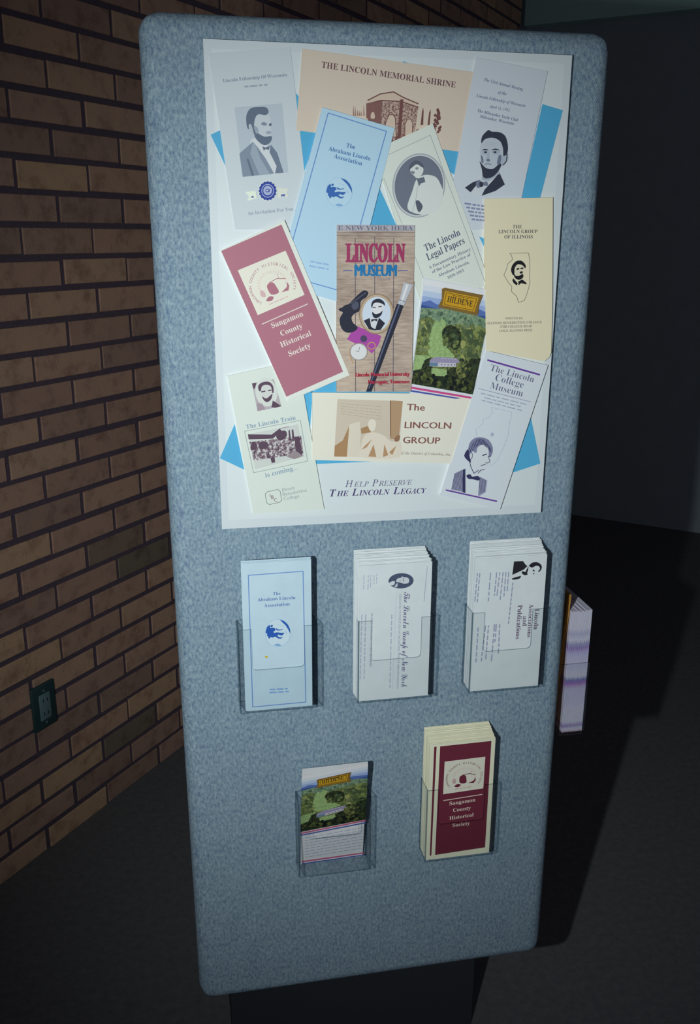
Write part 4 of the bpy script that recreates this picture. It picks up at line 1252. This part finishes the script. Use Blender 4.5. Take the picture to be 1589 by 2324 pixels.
# --- cream and maroon leaflets
W5, H5 = 0.103, 0.2045
cp = paper('cream_paper', col(222, 220, 196), None)
fr, t = stack(0.1285, LO_Z, W5, H5, 22, 0.00138, cp, 'cream leaflet with maroon panel, seal and white lettering in its holder', 'cream leaflet edge stacked behind the maroon-panel leaflet', 'cream leaflets behind the maroon-panel leaflet', dx_back=-0.001, dz_back=0.012, jit=0.0005, x_off=-0.0015, seed=12)
q5 = homography([(968, 1690), (1123, 1684), (1110, 1931), (969, 1947)], [(-W5 / 2, H5), (W5 / 2, H5), (W5 / 2, 0), (-W5 / 2, 0)])
A5 = lambda x, y: q5(930 + x / 6.457, 1620 + y / 6.457)
mr = mat('maroon_ink', (0.185, 0.028, 0.050), 0.5, 0.25)
p = Print(A5); p.poly([(407, 487), (1183, 450), (1105, 1940), (385, 2040)], mr); p.poly([(314, 490), (352, 486), (330, 2045), (306, 2052)], mr, new=False)
p.stroke([(480, 1285), (1058, 1213)], 11, ink(208, 200, 188)); p.layer()
for s, a, b in (('Sangamon', (575, 1355), (958, 1308)), ('County', (632, 1450), (892, 1420)), ('Historical', (582, 1560), (935, 1515)), ('Society', (630, 1660), (882, 1632))): p.text(s, a, b, ink(206, 198, 186))
p.build('maroon_panel', fr, (0, -t / 2, 0))
p = Print(A5, y=0.0003); seal_box(p, homography([(0, 0), (1, 0), (1, 1), (0, 1)], [(484, 718), (1095, 675), (1070, 1128), (475, 1193)]), mr, ink(206, 210, 196), ink(184, 160, 160))
p.build('seal', fr, (0, -t / 2, 0))

# --- holder on the kiosk's side face, seen edge-on, with its leaflets
SX, SY, SZ = 0.2975, 0.092, 0.392
HS = make_holder((SX, SY, ZB + SZ), (0, 0, math.pi / 2), 'clear acrylic holder on the side face of the kiosk, seen edge-on', depth=0.060)


def edge_build(nt, b, N, L):
    tc = N('ShaderNodeTexCoord'); sp = N('ShaderNodeSeparateXYZ'); L(tc.outputs['Object'], sp.inputs[0])
    dv = N('ShaderNodeMath', operation='DIVIDE', i_1=0.2145); L(sp.outputs[2], dv.inputs[0])
    W_, Pp, Bl = col(190, 196, 214), col(118, 84, 170), col(104, 112, 170)
    rp = ramp(N('ShaderNodeValToRGB'), [(0.0, col(160, 96, 140)), (0.025, W_), (0.05, Pp), (0.085, W_), (0.36, col(170, 172, 204)), (0.405, col(150, 110, 180)), (0.44, Bl), (0.47, W_), (0.66, col(160, 160, 204)),
                                        (0.70, Pp), (0.735, Bl), (0.77, W_), (0.82, col(150, 156, 196)), (0.86, W_), (1.0, W_)])
    L(dv.outputs[0], rp.inputs[0])
    mp_ = N('ShaderNodeMapping'); mp_.inputs['Scale'].default_value = (900, 900, 40)
    n1 = N('ShaderNodeTexNoise', i_Scale=1.0, i_Detail=2.0); L(tc.outputs['Object'], mp_.inputs[0]); L(mp_.outputs[0], n1.inputs['Vector'])
    mx = N('ShaderNodeMix', data_type='RGBA'); mx.inputs[7].default_value = (*W_, 1)
    r2 = ramp(N('ShaderNodeValToRGB'), [(0.40, (0, 0, 0)), (0.60, (0.75, 0.75, 0.75))]); L(n1.outputs[0], r2.inputs[0])
    L(r2.outputs[0], mx.inputs[0]); L(rp.outputs[0], mx.inputs[6]); L(mx.outputs[2], b.inputs['Base Color'])


EDGE = node_mat('violet_printed_edges', edge_build, 0.6)
TAN = paper('tan_paper', col(176, 132, 62), None)
mes = sheet_mesh(0.100, 0.2145, 0.00155, EDGE); rnd = random.Random(2)
for k in range(22):
    o = link('leaflet', mes, None, (SX + 0.0240 + 0.00163 * k, SY + rnd.uniform(-0.0006, 0.0006), ZB + SZ + T + 0.0001), (0, 0, math.pi / 2))
    o.scale = (1, 1, 1 + rnd.uniform(-0.008, 0.004))
    tag(o, 'violet-printed white leaflet standing edge-on in the side holder', 'leaflet', 'violet-edged leaflets in the side holder')
met = sheet_mesh(0.100, 0.243, 0.0016, TAN)
for k in range(3):
    o = link('leaflet', met, None, (SX + 0.0045 + 0.0018 * k, SY + 0.001, ZB + SZ + T + 0.0001), (0.0, 0.058, 0)); o.rotation_euler = (0.055, 0, math.pi / 2)
    tag(o, 'tan leaflet rising above the violet-printed leaflets in the side holder', 'leaflet', 'tan leaflets in the side holder')
